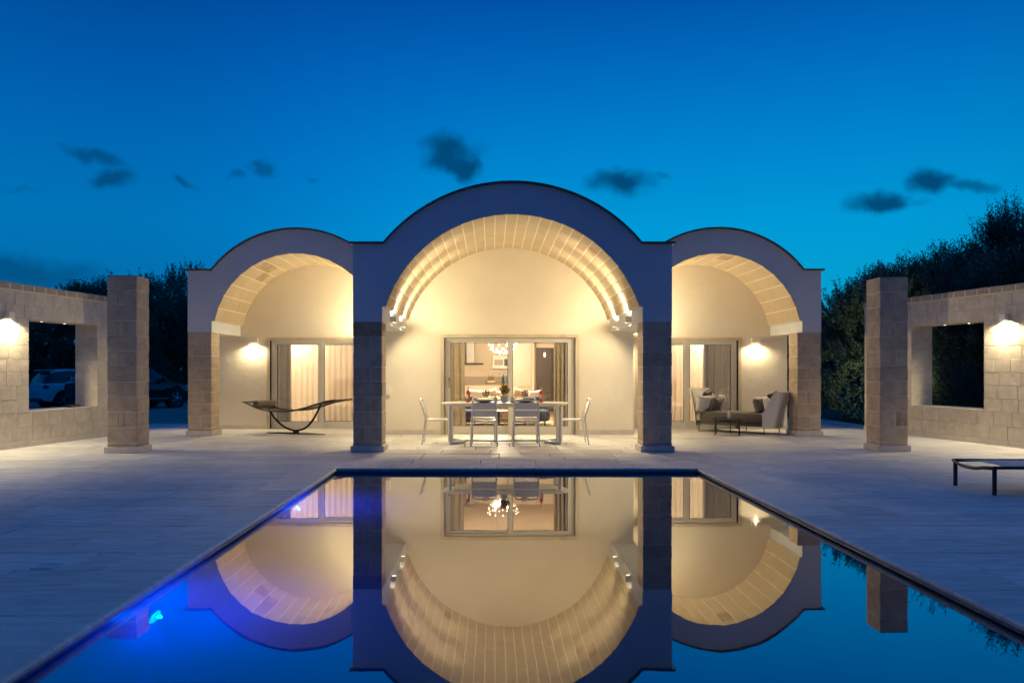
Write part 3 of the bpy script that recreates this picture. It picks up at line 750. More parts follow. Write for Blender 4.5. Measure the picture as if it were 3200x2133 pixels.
# --- garden walls with picture openings
def garden_wall(name_label, P0, P1, sx, op0, op1, door_side):
    """P0 near end, P1 far end (x,y of the terrace-side face), sx=-1 if the wall body lies to -x"""
    P0 = Vector((*P0, 0)); P1 = Vector((*P1, 0)); L = (P1 - P0).length; u = (P1 - P0) / L
    ang = math.atan2(u.y, u.x)
    # local frame: x along wall from P0, y = away from terrace (thickness), z up
    T = thing('garden_wall', name_label, 'wall', P0, 0, group='limestone garden walls with picture openings')
    nrm = Vector((-u.y, u.x, 0));
    if nrm.x * sx < 0: nrm = -nrm
    M3 = Matrix(((u.x, nrm.x, 0), (u.y, nrm.y, 0), (0, 0, 1))); flip = M3.determinant() < 0
    rot = ang if not flip else ang
    def W(s, tt, z): return P0 + u * s + nrm * tt + Vector((0, 0, z))
    s0 = (Vector((*op0, 0)) - P0).dot(u); s1 = (Vector((*op1, 0)) - P0).dot(u)
    TH = .485; H = 2.70; ZS, ZH = .60, 2.245
    def blk(a, b, t0, t1, z0, z1, name='stone', mt=WSTONE, c=.004, parent=None):
        ctr = W((a + b) / 2, (t0 + t1) / 2, (z0 + z1) / 2)
        block(name, mt, parent or T, ctr.x, ctr.y, ctr.z, round(b - a, 3), t1 - t0, z1 - z0, c, rot=(0, 0, ang))
    # mortar core
    def core(a, b, z0, z1):
        mb = MB(); vs = []
        for s in (a, b):
            for tt in (.010, TH - .010):
                for z in (z0, z1): vs.append(tuple(W(s, tt, z)))
        mb.add(vs, [(0, 1, 3, 2), (4, 6, 7, 5), (0, 4, 5, 1), (2, 3, 7, 6), (0, 2, 6, 4), (1, 5, 7, 3)]); return mb
    c = core(.01, s0 - .01, 0, H - .01); c.add(core(s1 + .01, L - .01, 0, H - .01).v, [(0, 1, 3, 2), (4, 6, 7, 5), (0, 4, 5, 1), (2, 3, 7, 6), (0, 2, 6, 4), (1, 5, 7, 3)])
    for q in (core(s0 - .01, s1 + .01, 0, ZS - .01), core(s0 - .01, s1 + .01, ZH + .01, H - .01)): c.add(q.v, [(0, 1, 3, 2), (4, 6, 7, 5), (0, 4, 5, 1), (2, 3, 7, 6), (0, 2, 6, 4), (1, 5, 7, 3)])
    c.build('mortar_core', MORTAR, T, world=True)
    # courses
    zs = [.10, .35, ZS, .835, 1.07, 1.305, 1.54, 1.775, 2.01, ZH, 2.475, H]
    rnd = random.Random(int(L * 100))
    for i in range(len(zs) - 1):
        z0, z1 = zs[i] + .002, zs[i + 1] - .002
        inop = zs[i] >= ZS - .01 and zs[i + 1] <= ZH + .01
        segs = [(0, s0), (s1, L)] if inop else [(0, L)]
        for (a, b) in segs:
            s = a - (rnd.uniform(.05, .4) if not inop or a == 0 else 0); 
            cuts = [a]
            first = True
            while True:
                s += rnd.choice([.40, .44, .48, .36])
                if s > b - .12: break
                if s - cuts[-1] > .1: cuts.append(s)
            cuts.append(b)
            for p, q in zip(cuts[:-1], cuts[1:]):
                j = rnd.uniform(0, .003)
                blk(p + .002, q - .002, -j, TH + .0, z0, z1)
    # plinth, capping
    s = 0
    while s < L - .05:
        e = min(s + 1.0, L); blk(s + .002, e - .002, -.022, 0, 0, .095, 'plinth_stone', PLINTH, .003); s = e
    blk(0, L, -.012, TH + .012, H, H + .028, 'string_course', MORTAR, .004)
    s = 0
    while s < L - .05:
        e = min(s + .285, L); blk(s + .014, e - .014, -.035, TH + .035, H + .03, H + .145 + rnd.uniform(-.004, .004), 'capping_stone', CAPST, .008); s = e
    blk(0.005, L - .005, -.030, TH + .03, H + .028, H + .138, 'capping_mortar', MORTAR, .002)
    # sill slab
    blk(s0 + .004, s1 - .004, -.012, TH + .012, ZS - .001, ZS + .024, 'sill', PLINTH, .004)
    return T, W, s0, s1, ang, nrm, u
WL = garden_wall('long limestone wall on the left with lit window opening looking out to parked cars', (-8.27 - .147 * 4.3, 9.0), (-7.654, 17.5), -1, (-8.17, 13.98), (-7.897, 15.85), 0)
WR = garden_wall('long limestone wall on the right with lit window opening looking out to dark hedge', (11.68 - .1857 * 9.0, 9.0), (11.68 - .1857 * 17.8, 17.8), 1, (8.992, 14.475), (8.65, 16.32), 0)
# plank lying on the left sill
T, W, s0, s1, ang, nrm, u = WL
c = W(s1 - .42, .22, .647); pl = MB().box(-.14, .14, -.06, .06, -.022, .022, .004).build('dark_plank', SLATE); pl.location = c; pl.rotation_euler = (0, 0, ang); tag(pl, 'short dark plank lying on the sill of the left wall opening', 'plank')
# little recessed spots in the heads of the openings
for (wd, nm) in ((WL, 'left'), (WR, 'right')):
    T, W, s0, s1, ang, nrm, u = wd
    for k, fr in enumerate((.33, .66)):
        p = W(s0 + (s1 - s0) * fr, .24, 2.2446)
        t_ = thing('recessed_spot', 'tiny recessed spotlight in the head of the %s wall opening, %s one' % (nm, 'nearer' if k == 0 else 'farther'), 'spotlight', p, group='spotlights in the wall openings')
        mb = MB(); mb.lathe([(.034, 0), (.034, -.006), (.024, -.008)], 14); mb.build('trim_ring', LAMPW, t_)
        mb = MB(); mb.lathe([(.022, -.002), (.020, -.0095), (.002, -.011)], 12); mb.build('lens', SPOTG, t_)
        spot('spot_light', (p.x, p.y, p.z - .02), (0, 0, -1), E_GARDEN * .35, 110, .9, .02, WARM, None)

# ================================================================== WALL LAMPS
def wall_lamp(x, y, z, nrm, label, down, up=0, size=.12, h=.10, group=None, dsize=100, usize=62, depth=.10, blend=.7, tilt=.1, downw=0, upw=0, tiltw=.6, dy=0, wsize=168):
    n = Vector((nrm[0], nrm[1], 0)).normalized(); ang = math.atan2(n.y, n.x) - math.pi / 2     # local +y = away from wall
    T = thing('wall_lamp', label, 'wall lamp', (x, y, z), ang, group)
    m = MB(); s = size / 2; t = .006
    m.box(-s, s, .012, .012 + t, -h / 2, h / 2); m.box(-s, s, depth - t, depth, -h / 2, h / 2)
    m.box(-s, -s + t, .012 + t, depth - t, -h / 2, h / 2); m.box(s - t, s, .012 + t, depth - t, -h / 2, h / 2)
    if not up: m.box(-s + t, s - t, .012 + t, depth - t, h / 2 - t, h / 2)
    m.box(-s * .8, s * .8, 0, .012, -h * .4, h * .4)
    m.build('lamp_body', LAMPW, T)
    dz = -h / 2 + .012
    MB().box(-s + t, s - t, .012 + t, depth - t, dz, dz + .004).build('diffuser', GLOW, T)
    c = Vector((x, y, z)) + n * (depth * .55)
    spot('down_light', (c.x, c.y, z - h / 2 - .004), (n.x * tilt, n.y * tilt, -1), down, dsize, blend, .03, WARM, T)
    if downw: spot('down_light_wide', (c.x, c.y, z - h / 2 - .004), (n.x * tiltw, n.y * tiltw + dy, -1), downw, wsize, .45, .03, WARM, T)
    if upw: spot('up_light_wide', (c.x, c.y, z + h / 2 + .004), (n.x * .5, n.y * .5 + dy, 1), upw, 160, .4, .03, WARM, T)
    if up:
        MB().box(-s + t, s - t, .012 + t, depth - t, -dz - .004, -dz).build('diffuser', GLOW, T)
        spot('up_light', (c.x, c.y, z + h / 2 + .004), (n.x * .25, n.y * .25, 1), up, usize, blend, .02, WARM, T)
    return T
gi = 'up-and-down lamps on the beams of the middle arch'
wall_lamp(JL, 14.15, 2.245, (1, 0), 'front up-and-down lamp on the left beam of the middle arch', E_DOWN, E_UP, .085, .105, gi, downw=E_DOWNW, upw=E_UPW, dy=.35, wsize=158)
wall_lamp(JL, 15.6, 2.245, (1, 0), 'rear up-and-down lamp on the left beam of the middle arch', E_DOWN, E_UP, .085, .105, gi, downw=E_DOWNW, upw=E_UPW, dy=.35, wsize=158)
wall_lamp(JR, 14.15, 2.245, (-1, 0), 'front up-and-down lamp on the right beam of the middle arch', E_DOWN, E_UP, .085, .105, gi, downw=E_DOWNW, upw=E_UPW, dy=.35, wsize=158)
wall_lamp(JR, 15.6, 2.245, (-1, 0), 'rear up-and-down lamp on the right beam of the middle arch', E_DOWN, E_UP, .085, .105, gi, downw=E_DOWNW, upw=E_UPW, dy=.35, wsize=158)
gp = 'wall lamps in the side porches'
wall_lamp(-5.42, YSB, 2.02, (0, -1), 'lit wall lamp left of the left sliding door', E_PORCH, 0, .20, .10, gp, downw=E_PORCHW)
wall_lamp(6.0, YSB, 2.02, (0, -1), 'lit wall lamp right of the right sliding door', E_PORCH, 0, .20, .10, gp, downw=E_PORCHW)
wall_lamp(XL, 17.35, 2.0, (-1, 0), 'wall lamp on the inner flank of the left porch, seen only in the glass', E_PORCH * .5, 60, .14, .10, gp, downw=E_PORCHW * .6, upw=E_PORCHU)  # upward beams added to both flank lamps to fill the vaults with light
wall_lamp(XR, 17.35, 2.0, (1, 0), 'wall lamp on the inner flank of the right porch, in the gap behind the pier', E_PORCH * .5, 60, .14, .10, gp, downw=E_PORCHW * .6, upw=E_PORCHU)
gg = 'wall lamps on the garden walls'
def on_wall(wd, y):
    T, W, s0, s1, ang, nrm, u = wd
    s = (y - T.location.y) / u.y; return W(s, -.004, 2.275), (-nrm.x, -nrm.y)
for wd, yy, lab in ((WL, 13.46, 'lit white wall lamp on the left garden wall before its opening'), (WR, 13.97, 'lit white wall lamp on the right garden wall before its opening')):
    p, n = on_wall(wd, yy); wall_lamp(p.x, p.y, p.z, n, lab, E_GARDEN, 0, .13, .11, gg, downw=E_GARDENW, tiltw=-.05, wsize=160)
for wd, yy, lab in ((WL, 11.3, 'unseen white wall lamp added on the near end of the left garden wall'), (WR, 11.6, 'unseen white wall lamp added on the near end of the right garden wall')):  # lamps outside the view, added to carry the even light along the walls
    p, n = on_wall(wd, yy); wall_lamp(p.x, p.y, p.z, n, lab, E_GARDEN, 0, .13, .11, gg, downw=E_GARDENW * 1.0, tiltw=-.1, wsize=155)

# underwater lamps, the one by the camera added out of view
for (yy, lab) in ((5.03, 'glowing blue underwater lamp, the nearer one on the left pool wall'), (8.64, 'glowing blue underwater lamp, the farther one on the left pool wall'), (1.42, 'unseen blue underwater lamp added on the left pool wall close to the camera')):
    T = thing('pool_lamp', lab, 'pool lamp', (PX0 - PIN, yy, -.58), 0, 'underwater lamps along the left pool wall')
    M = Matrix.Rotation(R(90), 4, 'Y')
    m = MB(); m.lathe([(.125, 0), (.125, .012), (.098, .022), (.098, .012)], 24, M=M); m.build('lamp_rim', STEEL, T, smooth=.6)
    m = MB(); m.lathe([(.095, .006), (.085, .018), (.05, .024), (.002, .026)], 24, M=M); m.build('lamp_lens', POOLG, T, smooth=.6)
    pl_ = point('pool_halo_light', (.045, 0, .0), E_POOL * (.12 if yy < 2 else 1), .012, (.0, .13, 1.0)); pl_.parent = T
    spot('pool_light', (PX0 + .03, yy, -.58), (1, .0, -.12), E_POOL * (.12 if yy < 2 else 1), 110, 1., .05, (.0, .11, 1.0), T)
# pool floor fittings
for (x, y, lab) in ((.373, 7.05, 'round white inlet on the pool floor, the farther one'), (.367, 4.96, 'round white inlet on the pool floor, the nearer one')):
    m = MB(); m.lathe([(.13, 0), (.13, .012), (.10, .018), (.01, .02)], 24); o = m.build('floor_inlet', WMETAL, None); o.location = (x, y, D); tag(o, lab, 'pool inlet', 'round inlets on the pool floor')
T = thing('pool_floor_grate', 'pale rectangular grate on the pool floor near the far right corner', 'grate', (2.16, 10.2, D))
MB().box(-.06, .06, -.46, .46, 0, .015, .003).build('plate', mat('pale_blue_grate', (.35, .6, .75), .5), T)
# drain line with dots under the middle arch
T = thing('slot_drain', 'row of small dark drain holes in the paving across the middle arch', 'drain', (AX, 12.72, 0))
MB().box(-2.14, 2.14, -.03, .03, -.004, .0025).build('drain_cover', PLINTH, T)
for k in range(33):
    o = MB().lathe([(.009, 0), (.009, .0012), (.001, .0014)], 8).build('drain_hole', PLASTIC, T) if k == 0 else None
    if o is None:
        o = bpy.data.objects.new('drain_hole', hole); COL.objects.link(o); o.parent = T
    else: hole = o.data
    o.location = (-2.06 + k * 4.12 / 32, 0, .0028)
# recessed paving markers
MARK = mat('frosted_marker_glass', (.45, .52, .55), .5)
for (x, y, lab) in ((-3.09, 9.23, 'small square light fitting set in the paving left of the pool, the farther one'), (-3.06, 5.45, 'small square light fitting set in the paving left of the pool, the nearer one'), (3.70, 10.78, 'small square light fitting set in the paving right of the pool')):
    T = thing('floor_fitting', lab, 'floor light', (x, y, 0), 0, 'square fittings set in the pool paving')
    m = MB(); ring(m, -.075, .075, -.075, .075, -.055, .055, -.055, .055, 0, .004); m.build('frame', MARK, T)
    MB().box(-.055, .055, -.055, .055, 0, .003).build('lens', MARK, T)
# white box on the middle porch wall
T = thing('wall_box', 'small white electric box on the middle porch wall behind the left pier', 'electric box', (-2.24, YB, .93))
MB().box(-.04, .112, -.06, 0, -.10, .10, .006).build('cover', LAMPW, T); MB().box(-.04, .105, -.05, 0, -.13, -.102, .004).build('base', PLINTH, T)

# unseen spike light, added to brighten the leaves of the first olive tree
T = thing('added_spike_light', 'unseen black garden spike light added at the foot of the olive tree nearest the villa', 'added garden light', (10.2, 18.8, -.07))
MB().tube([(0, 0, 0), (0, 0, .16)], .008, 6).build('spike', PLASTIC, T); MB().tube([(-.03, .01, .15), (.05, .05, .24)], .035, 12).build('head', PLASTIC, T)
spot('added_spike_spot', (10.2, 18.88, .22), (.02, .8, .55), 190, 100, 1., .03, (.9, 1.0, .55))
# ================================================================== DINING SET
def smoothpath(pts, n=6):
    """Catmull-Rom through the points"""
    P = [Vector(p) for p in pts]; out = []
    for i in range(len(P) - 1):
        p0 = P[max(i - 1, 0)]; p1 = P[i]; p2 = P[i + 1]; p3 = P[min(i + 2, len(P) - 1)]
        for k in range(n):
            t_ = k / n; a = 2 * p1; b = p2 - p0; c = 2 * p0 - 5 * p1 + 4 * p2 - p3; d = -p0 + 3 * p1 - 3 * p2 + p3
            out.append((a + b * t_ + c * t_ * t_ + d * t_ ** 3) / 2)
    out.append(P[-1]); return out
def make_chair():          # faces +y, back at -y; origin on the floor under the seat centre
    T = thing('dining_chair', 'x', 'chair', (0, 0, 0))
    for s in (-1, 1):
        m = MB(); m.tube([(s * .235, -.285, 0.008), (s * .215, -.225, .44)], [.013, .015], 8); m.build('rear_leg', WMETAL, T, smooth=.7)
        m = MB(); m.tube([(s * .225, .235, 0.008), (s * .215, .20, .43)], [.013, .015], 8); m.build('front_leg', WMETAL, T, smooth=.7)
        m = MB(); m.tube([(s * .235, -.285, 0), (s * .235, -.285, .012)], .014, 8); m.tube([(s * .225, .235, 0), (s * .225, .235, .012)], .014, 8); m.build('foot_cap', PLASTIC, T)
    # back frame hoop
    pts = smoothpath([(-.215, -.215, .42), (-.217, -.245, .56), (-.216, -.29, .70), (-.205, -.315, .775), (-.165, -.325, .808), (0, -.33, .815), (.165, -.325, .808), (.205, -.315, .775), (.216, -.29, .70), (.217, -.245, .56), (.215, -.215, .42)], 5)
    MB().tube(pts, .0145, 8).build('back_frame', WMETAL, T, smooth=.7)
    def yb(z): return -.213 - .115 * max(0, (z - .42) / .39) ** 1.15
    for (z0, z1) in ((.645, .765), (.515, .632)):
        m = MB(); rows = []
        for th in (0, 1):
            for z in (z0, (z0 + z1) / 2, z1):
                rows.append([(x, yb(z) - .022 * (1 - (x / .21) ** 2) * 1 + (.0 if th == 0 else .010), z) for x in [-.21 + .42 * k / 12 for k in range(13)]])
        P = rows; a = [P[0], P[1], P[2], P[5], P[4], P[3], P[0]]; m.grid(a); m.build('back_panel', WMETAL, T, smooth=.7)
    m = MB(); ms = MB()
    ms.tube([(-.215, -.215, .435), (-.215, .20, .435), (-.19, .222, .435), (.19, .222, .435), (.215, .20, .435), (.215, -.215, .435), (0, -.235, .432)], .014, 8, closed=True); ms.build('seat_frame', WMETAL, T, smooth=.7)
    for k in range(5):
        y0 = -.20 + k * .083
        MB().box(-.208, .208, y0, y0 + .076, .438 - (.006 if 0 < k < 4 else 0), .446 - (.006 if 0 < k < 4 else 0), .003).build('seat_slat', WMETAL, T)
    return T
ch = make_chair(); GC = 'chairs around the outdoor dining table'
ch.location = (-.136, 14.33, 0); ch['label'] = 'left of the two white chairs before the table, back to the pool'; ch['group'] = GC
dup(ch, (.615, 14.33, 0), 0, 'right of the two white chairs before the table, back to the pool')
dup(ch, (-.17, 15.12, 0), math.pi, 'left of the two white chairs on the door side of the table, mostly hidden')
dup(ch, (.636, 15.12, 0), math.pi, 'right of the two white chairs on the door side of the table, mostly hidden')
dup(ch, (-.985, 14.6, 0), -math.pi / 2, 'white chair at the left head of the table, seen from the side')
dup(ch, (1.47, 14.6, 0), math.pi / 2, 'white chair at the right head of the table, seen from the side')
# table
TCX, TCY = .24, 14.62
T = thing('dining_table', 'long white oval dining table on looped metal legs under the middle arch', 'table', (TCX, TCY, 0))
m = MB()
def stadium(L, W_, n=16):
    r = W_ / 2; out = []
    for i in range(n + 1): a = -math.pi / 2 + math.pi * i / n; out.append((L / 2 - r * .8 + r * .8 * math.cos(a), r * math.sin(a)))
    for i in range(n + 1): a = math.pi / 2 + math.pi * i / n; out.append((-L / 2 + r * .8 + r * .8 * math.cos(a), r * math.sin(a)))
    return out
def lofted(prof, name, mt, par, sm=.5):     # prof: (inset, z)
    rings = [[(x * (1 - q / 1.17), y * (1 - q / .45), z) for x, y in stadium(2.34, .90)] for q, z in prof]
    m = MB(); n = len(rings[0]); m.v = [p for r_ in rings for p in r_]
    for i in range(len(rings) - 1):
        for k in range(n): m.f.append((i * n + k, i * n + (k + 1) % n, (i + 1) * n + (k + 1) % n, (i + 1) * n + k))
    m.f.append(tuple(range(n))[::-1]); m.f.append(tuple((len(rings) - 1) * n + k for k in range(n))); return m.build(name, mt, par, smooth=sm)
lofted([(.06, .705), (.012, .722), (.0, .738), (.002, .748), (.006, .75)], 'tabletop', WMETAL, T)
m = MB(); m.box(-.92, .92, -.33, .33, .68, .7045, .006); m.build('apron', WMETAL, T)
for s in (-1, 1):
    for sy in (-1, 1):
        pts = smoothpath([(s * 1.0, sy * .30, .69), (s * 1.0, sy * .30, .40), (s * 1.0, sy * .30, .12), (s * .985, sy * .29, .05), (s * .93, sy * .26, .032), (s * .82, sy * .14, .032), (s * .74, sy * .02, .032)], 5)
        MB().tube(pts, [.048] * (len(pts) - 12) + [.042] * 6 + [.03] * 6, 10, rx=.75).build('leg', WMETAL, T, smooth=.7)
        MB().tube([(s * .93, sy * .26, 0), (s * .93, sy * .26, .012)], .018, 8).build('foot', PLASTIC, T)
MB().box(-.78, .78, -.028, .028, .03, .062, .006).build('stretcher', WMETAL, T)
ZT = .75
def bottle(x, y, label):
    T = thing('wine_bottle', label, 'bottle', (x, y, ZT), group='rosé wine bottles on the outdoor table')
    m = MB(); m.lathe([(.034, 0), (.037, .004), (.037, .175), (.034, .195), (.018, .222), (.0145, .232), (.0145, .25)], 18); m.build('bottle_body', ROSE, T, smooth=.6)
    m = MB(); m.lathe([(.0155, .235), (.0155, .292), (.012, .296)], 14); m.build('foil_capsule', FOIL, T, smooth=.6)
    vs = []; n = 10
    P = [[(.0378 * math.sin(a), -.0378 * math.cos(a), z) for a in [-1.1 + 1.3 * k / n for k in range(n + 1)]] for z in (.07, .15)]
    MB().grid(P).build('bottle_label', PAPER, T, smooth=True); return T
bottle(-.44, 14.62, 'rosé wine bottle near the left end of the white table'); bottle(.915, 14.62, 'rosé wine bottle near the right end of the white table')
def wineglass(x, y, label):
    m = MB(); m.lathe([(.036, 0), (.036, .002), (.006, .006), (.0045, .03), (.0045, .095), (.012, .105), (.034, .125), (.045, .155), (.043, .19), (.034, .222), (.033, .222), (.042, .19), (.044, .155), (.033, .127), (.004, .108)], 18)
    o = m.build('wine_glass', WGLASS, None, smooth=.8); o.location = (x, y, ZT); tag(o, label, 'glass', 'wine glasses on the outdoor table')
wineglass(-.135, 14.78, 'wine glass behind the left place setting'); wineglass(.60, 14.78, 'wine glass behind the right place setting')
wineglass(-.09, 14.86, 'second wine glass on the door side, left'); wineglass(.65, 14.9, 'second wine glass on the door side, right')
def plate(x, y, label):
    T = thing('plate_setting', label, 'plate', (x, y, ZT), group='place settings on the outdoor table')
    m = MB(); m.lathe([(.08, 0), (.15, .006), (.165, .014), (.165, .017), (.145, .011), (.01, .009)], 24); m.build('charger', DARKC, T, smooth=.6)
    m = MB(); m.lathe([(.06, .012), (.105, .020), (.12, .036), (.118, .038), (.10, .026), (.01, .022)], 24); m.build('bowl', DARKC, T, smooth=.6)
    for s, nm in ((-1, 'fork'), (1, 'knife')):
        MB().box(s * .20 - .009, s * .20 + .009, -.10, .10, .001, .005, .001).build(nm, STEEL, T)
plate(-.136, 14.36, 'black plates and cutlery at the left front seat'); plate(.615, 14.36, 'black plates and cutlery at the right front seat')
plate(-.17, 14.92, 'black plates and cutlery at the left rear seat'); plate(.636, 14.92, 'black plates and cutlery at the right rear seat')
for (x, lab) in ((.065, 'white pillar candle on a black saucer left of the plant'), (.385, 'white pillar candle on a black saucer right of the plant')):
    T = thing('candle', lab, 'candle', (x, 14.6, ZT), group='candles on the outdoor table')
    m = MB(); m.lathe([(.04, 0), (.062, .006), (.065, .012), (.01, .010)], 20); m.build('saucer', DARKC, T, smooth=.6)
    m = MB(); m.lathe([(.036, .010), (.037, .014), (.037, .098), (.033, .102), (.004, .097)], 20); m.build('wax', WAX, T, smooth=.6)
    MB().tube([(0, 0, .096), (.002, 0, .112)], .0015, 5).build('wick', PLASTIC, T)
T = thing('potted_plant', 'bushy yellow-green plant in a square pale stoneware pot at the table centre', 'plant', (.225, 14.56, ZT))
m = MB(); m.ell((0, 0, .07), (.070, .070, .070), 20, 12, .45); m.build('pot', POTM, T, smooth=.8)
m = MB(); m.lathe([(.0, 0), (.035, 0), (.04, .003), (.035, .006), (.022, .006)], 16, M=Matrix.Translation((0, -.068, .07)) @ Matrix.Rotation(R(90), 4, 'X'), cap=False); m.build('pot_emblem', POTM, T)
def leafquad(m, p, d, L, w_):
    d = d.normalized(); a = d.orthogonal().normalized(); a = (Matrix.Rotation(random.uniform(0, 6.28), 3, d) @ a)
    q = [p, p + d * L * .45 + a * w_, p + d * L, p + d * L * .45 - a * w_]; m.add([tuple(v) for v in q], [(0, 1, 2, 3)])
mg, my, mst = MB(), MB(), MB()
for i in range(44):
    th = random.uniform(0, 6.28); r = random.uniform(.02, .125); h = random.uniform(.15, .22) + (.125 - r) * .9
    tip = Vector((r * math.cos(th), r * math.sin(th), .09 + h * .85)); b = Vector((.02 * math.cos(th), .02 * math.sin(th), .12)); mst.tube([b, (b + tip) / 2 + Vector((0, 0, .01)), tip], .0018, 4)
    for k in range(15):
        f = .35 + .65 * k / 15; p = b.lerp(tip, f); d = (tip - b).normalized() * .6 + Vector((random.uniform(-1, 1), random.uniform(-1, 1), random.uniform(-.3, .9)))
        leafquad(my if (random.random() < .55 and f > .5) else mg, p, d, random.uniform(.022, .04), .007)
mg.build('foliage', LEAFP, T); my.build('yellow_leaves', LEAFY, T); mst.build('stems', LEAFP, T)

# ================================================================== ROCKING LOUNGER (left porch)
T = thing('rocking_lounger', 'black slatted lounger on a curved single-arm base in the left porch', 'lounger', (-4.14, 16.75, 0), R(-22))
m = MB(); m.zprism([(-.74, -.02), (-.70, -.06), (.0, -.20), (.70, -.06), (.74, -.02), (.10, .24), (-.10, .24)], .004, .016); m.build('base_plate', DMETAL, T)
MB().box(-.055, .055, -.04, .04, .016, .075, .006).build('pivot_block', DMETAL, T)
arcp = smoothpath([(-.70, 0, .50), (-.56, 0, .33), (-.36, 0, .17), (-.14, 0, .085), (.06, 0, .078), (.25, 0, .14), (.42, 0, .30), (.55, 0, .50), (.63, 0, .64), (.72, 0, .685), (.95, 0, .72)], 6)
MB().tube(arcp, .022, 10, rx=1.3).build('rocker_arm', DMETAL, T, smooth=.7)
prof = [(-1.12, .665), (-.95, .60), (-.75, .535), (-.5, .492), (-.2, .482), (.1, .50), (.4, .56), (.7, .645), (.95, .70), (1.17, .735)]
for sy in (-.29, .29):
    MB().tube(smoothpath([(x, sy, z) for x, z in prof], 5), .017, 8).build('side_rail', DMETAL, T, smooth=.7)
sp_ = smoothpath([(x, 0, z) for x, z in prof], 8); acc = 0; last = sp_[0]; k = 0
for (x, z) in ((prof[0]), (prof[-1])): MB().tube([(x, -.34, z), (x, .34, z)], .013, 8).build('end_bar', DMETAL, T, smooth=.7)
for a, b in zip(sp_[:-1], sp_[1:]):
    d = (b - a); acc += d.length
    if acc >= .043:
        acc = 0; mid = (a + b) / 2; ang = math.atan2(d.z, d.x)
        o = block('slat', DMETAL, T, 0, 0, 0, .028, .56, .008, .002); o.location = (mid.x, 0, mid.z - .004); o.rotation_euler = (0, -ang, 0)
m = MB(); m.tube([(-.80, -.31, .625), (-.80, -.30, .625), (-.80, .30, .625), (-.80, .31, .625)], [.062, .075, .075, .062], 18); m.build('head_roll', ROLLF, T, smooth=.7)

# ================================================================== DAYBED (right porch)
T = thing('daybed', 'charcoal daybed with two high beige shell backrests facing each other in the right porch', 'daybed', (5.365, 17.22, 0), R(-43))
m = MB(); HL, HW = .76, .38
# mattress: soft rounded slab
m.ell((0, 0, .335), (HL + .03, HW + .02, .115), 36, 12, .28); m.build('mattress', CHAR, T, smooth=.8)
m = MB(); m.ell((0, 0, .205), (HL, HW, .035), 28, 6, .2); m.build('base_cushion', CHAR, T, smooth=.8)
for z in (.17, .235): MB().tube([(-HL, -HW, z), (HL, -HW, z), (HL, HW, z), (-HL, HW, z)], .009, 6, closed=True).build('frame_rail', BMETAL, T)
for (x, y) in ((-HL + .02, -HW), (HL - .02, -HW), (-HL + .02, HW), (HL - .02, HW), (0, HW), (0, -HW)): MB().tube([(x, y, 0), (x, y, .24)], .011, 8).build('leg', BMETAL, T)
for s in (-1, 1):
    n = 26; top = []; bot = []; mid = []
    rings = []
    for k in range(n + 1):
        f = -1 + 2 * k / n
        if s < 0: f = -.62 + 1.62 * k / n
        else: f = -.80 + 1.8 * k / n
        a = f * R(100)
        cx_ = s * (HL - .10); rx_, ry = .20, HW + .05
        ca, sa = math.cos(a), math.sin(a); e = .65
        ex = s * abs(ca) ** e * (1 if ca > 0 else -1); ey = abs(sa) ** e * (1 if sa > 0 else -1)
        g = max(0, 1 - abs(f)); q_ = min(1, max(0, ((1 if f > 0 else .86) - abs(f)) / .5)) if not (s < 0 and f < 0) else min(1, .8 + (f + .62) * 2); h = .42 + (.52 if s < 0 else .47) * q_ * q_ * (3 - 2 * q_)
        if abs(f) > .97: h = .46
        base = Vector((cx_ + rx_ * ex + (0 if ca > 0 else -s * .12 * abs(ca) * 3), ry * ey, .13))
        dirn = Vector((s * max(0, ca), sa * .3, 0)); tp = base + dirn * (.24 * (h - .13)) + Vector((0, 0, h - .13)); rings.append((base, tp))
    m = MB()
    def pt(k, j, out):
        b, tpp = rings[k]; q = j / 6; p = b.lerp(tpp, q); bul = math.sin(q * math.pi) * -.02
        o_ = Vector((b.x - s * (HL - .10), b.y, 0)); o_ = o_.normalized() if o_.length > 1e-6 else Vector((s, 0, 0))
        return p + o_ * (bul + (.028 if out else 0))
    loopj = [(j, False) for j in range(7)] + [(j, True) for j in range(6, -1, -1)] + [(0, False)]
    m.grid([[pt(k, j, o_) for (j, o_) in loopj] for k in range(n + 1)])
    m.build('shell_backrest', SHELLF, T, smooth=1.0)
def cushion(parent_loc, rz, rx_, ry_, size, material, label, th=.12, name='cushion', group='cushions on the daybed'):
    m = MB(); n = 14; sx, sy = size; P1 = []; P2 = []
    for i in range(n + 1):
        u_ = -1 + 2 * i / n; r1 = []; r2 = []
        for j in range(n + 1):
            v_ = -1 + 2 * j / n
            t_ = (max(0, (1 - u_ ** 4)) * max(0, (1 - v_ ** 4))) ** .42 * th / 2
            pinch = 1 - .07 * (1 - abs(v_)) * abs(u_) ** 3
            pinv = 1 - .07 * (1 - abs(u_)) * abs(v_) ** 3
            wv = .004 * math.sin(9 * u_ + 5 * v_) * (1 - abs(u_ * v_))
            r1.append((u_ * sx / 2 * pinch, t_ + wv, v_ * sy / 2 * pinv)); r2.append((u_ * sx / 2 * pinch, -t_ + wv, v_ * sy / 2 * pinv))
        P1.append(r1); P2.append(r2)
    m.grid(P1); m.grid(P2); o = m.build(name, material, None, smooth=True); 
    o.location = parent_loc; o.rotation_euler = (rx_, ry_, rz); tag(o, label, 'cushion', group); return o
Mb = Matrix.Translation(T.location) @ Matrix.Rotation(R(-43), 4, 'Z')
def onbed(x, y, z): return tuple(Mb @ Vector((x, y, z)))
zb = R(-43)
C0 = T.location
cushion((4.66, 17.44, .615), zb + R(-118), R(-14), 0, (.36, .36), WHITEF, 'white cushion leaning at the pool side of the left shell', .15)
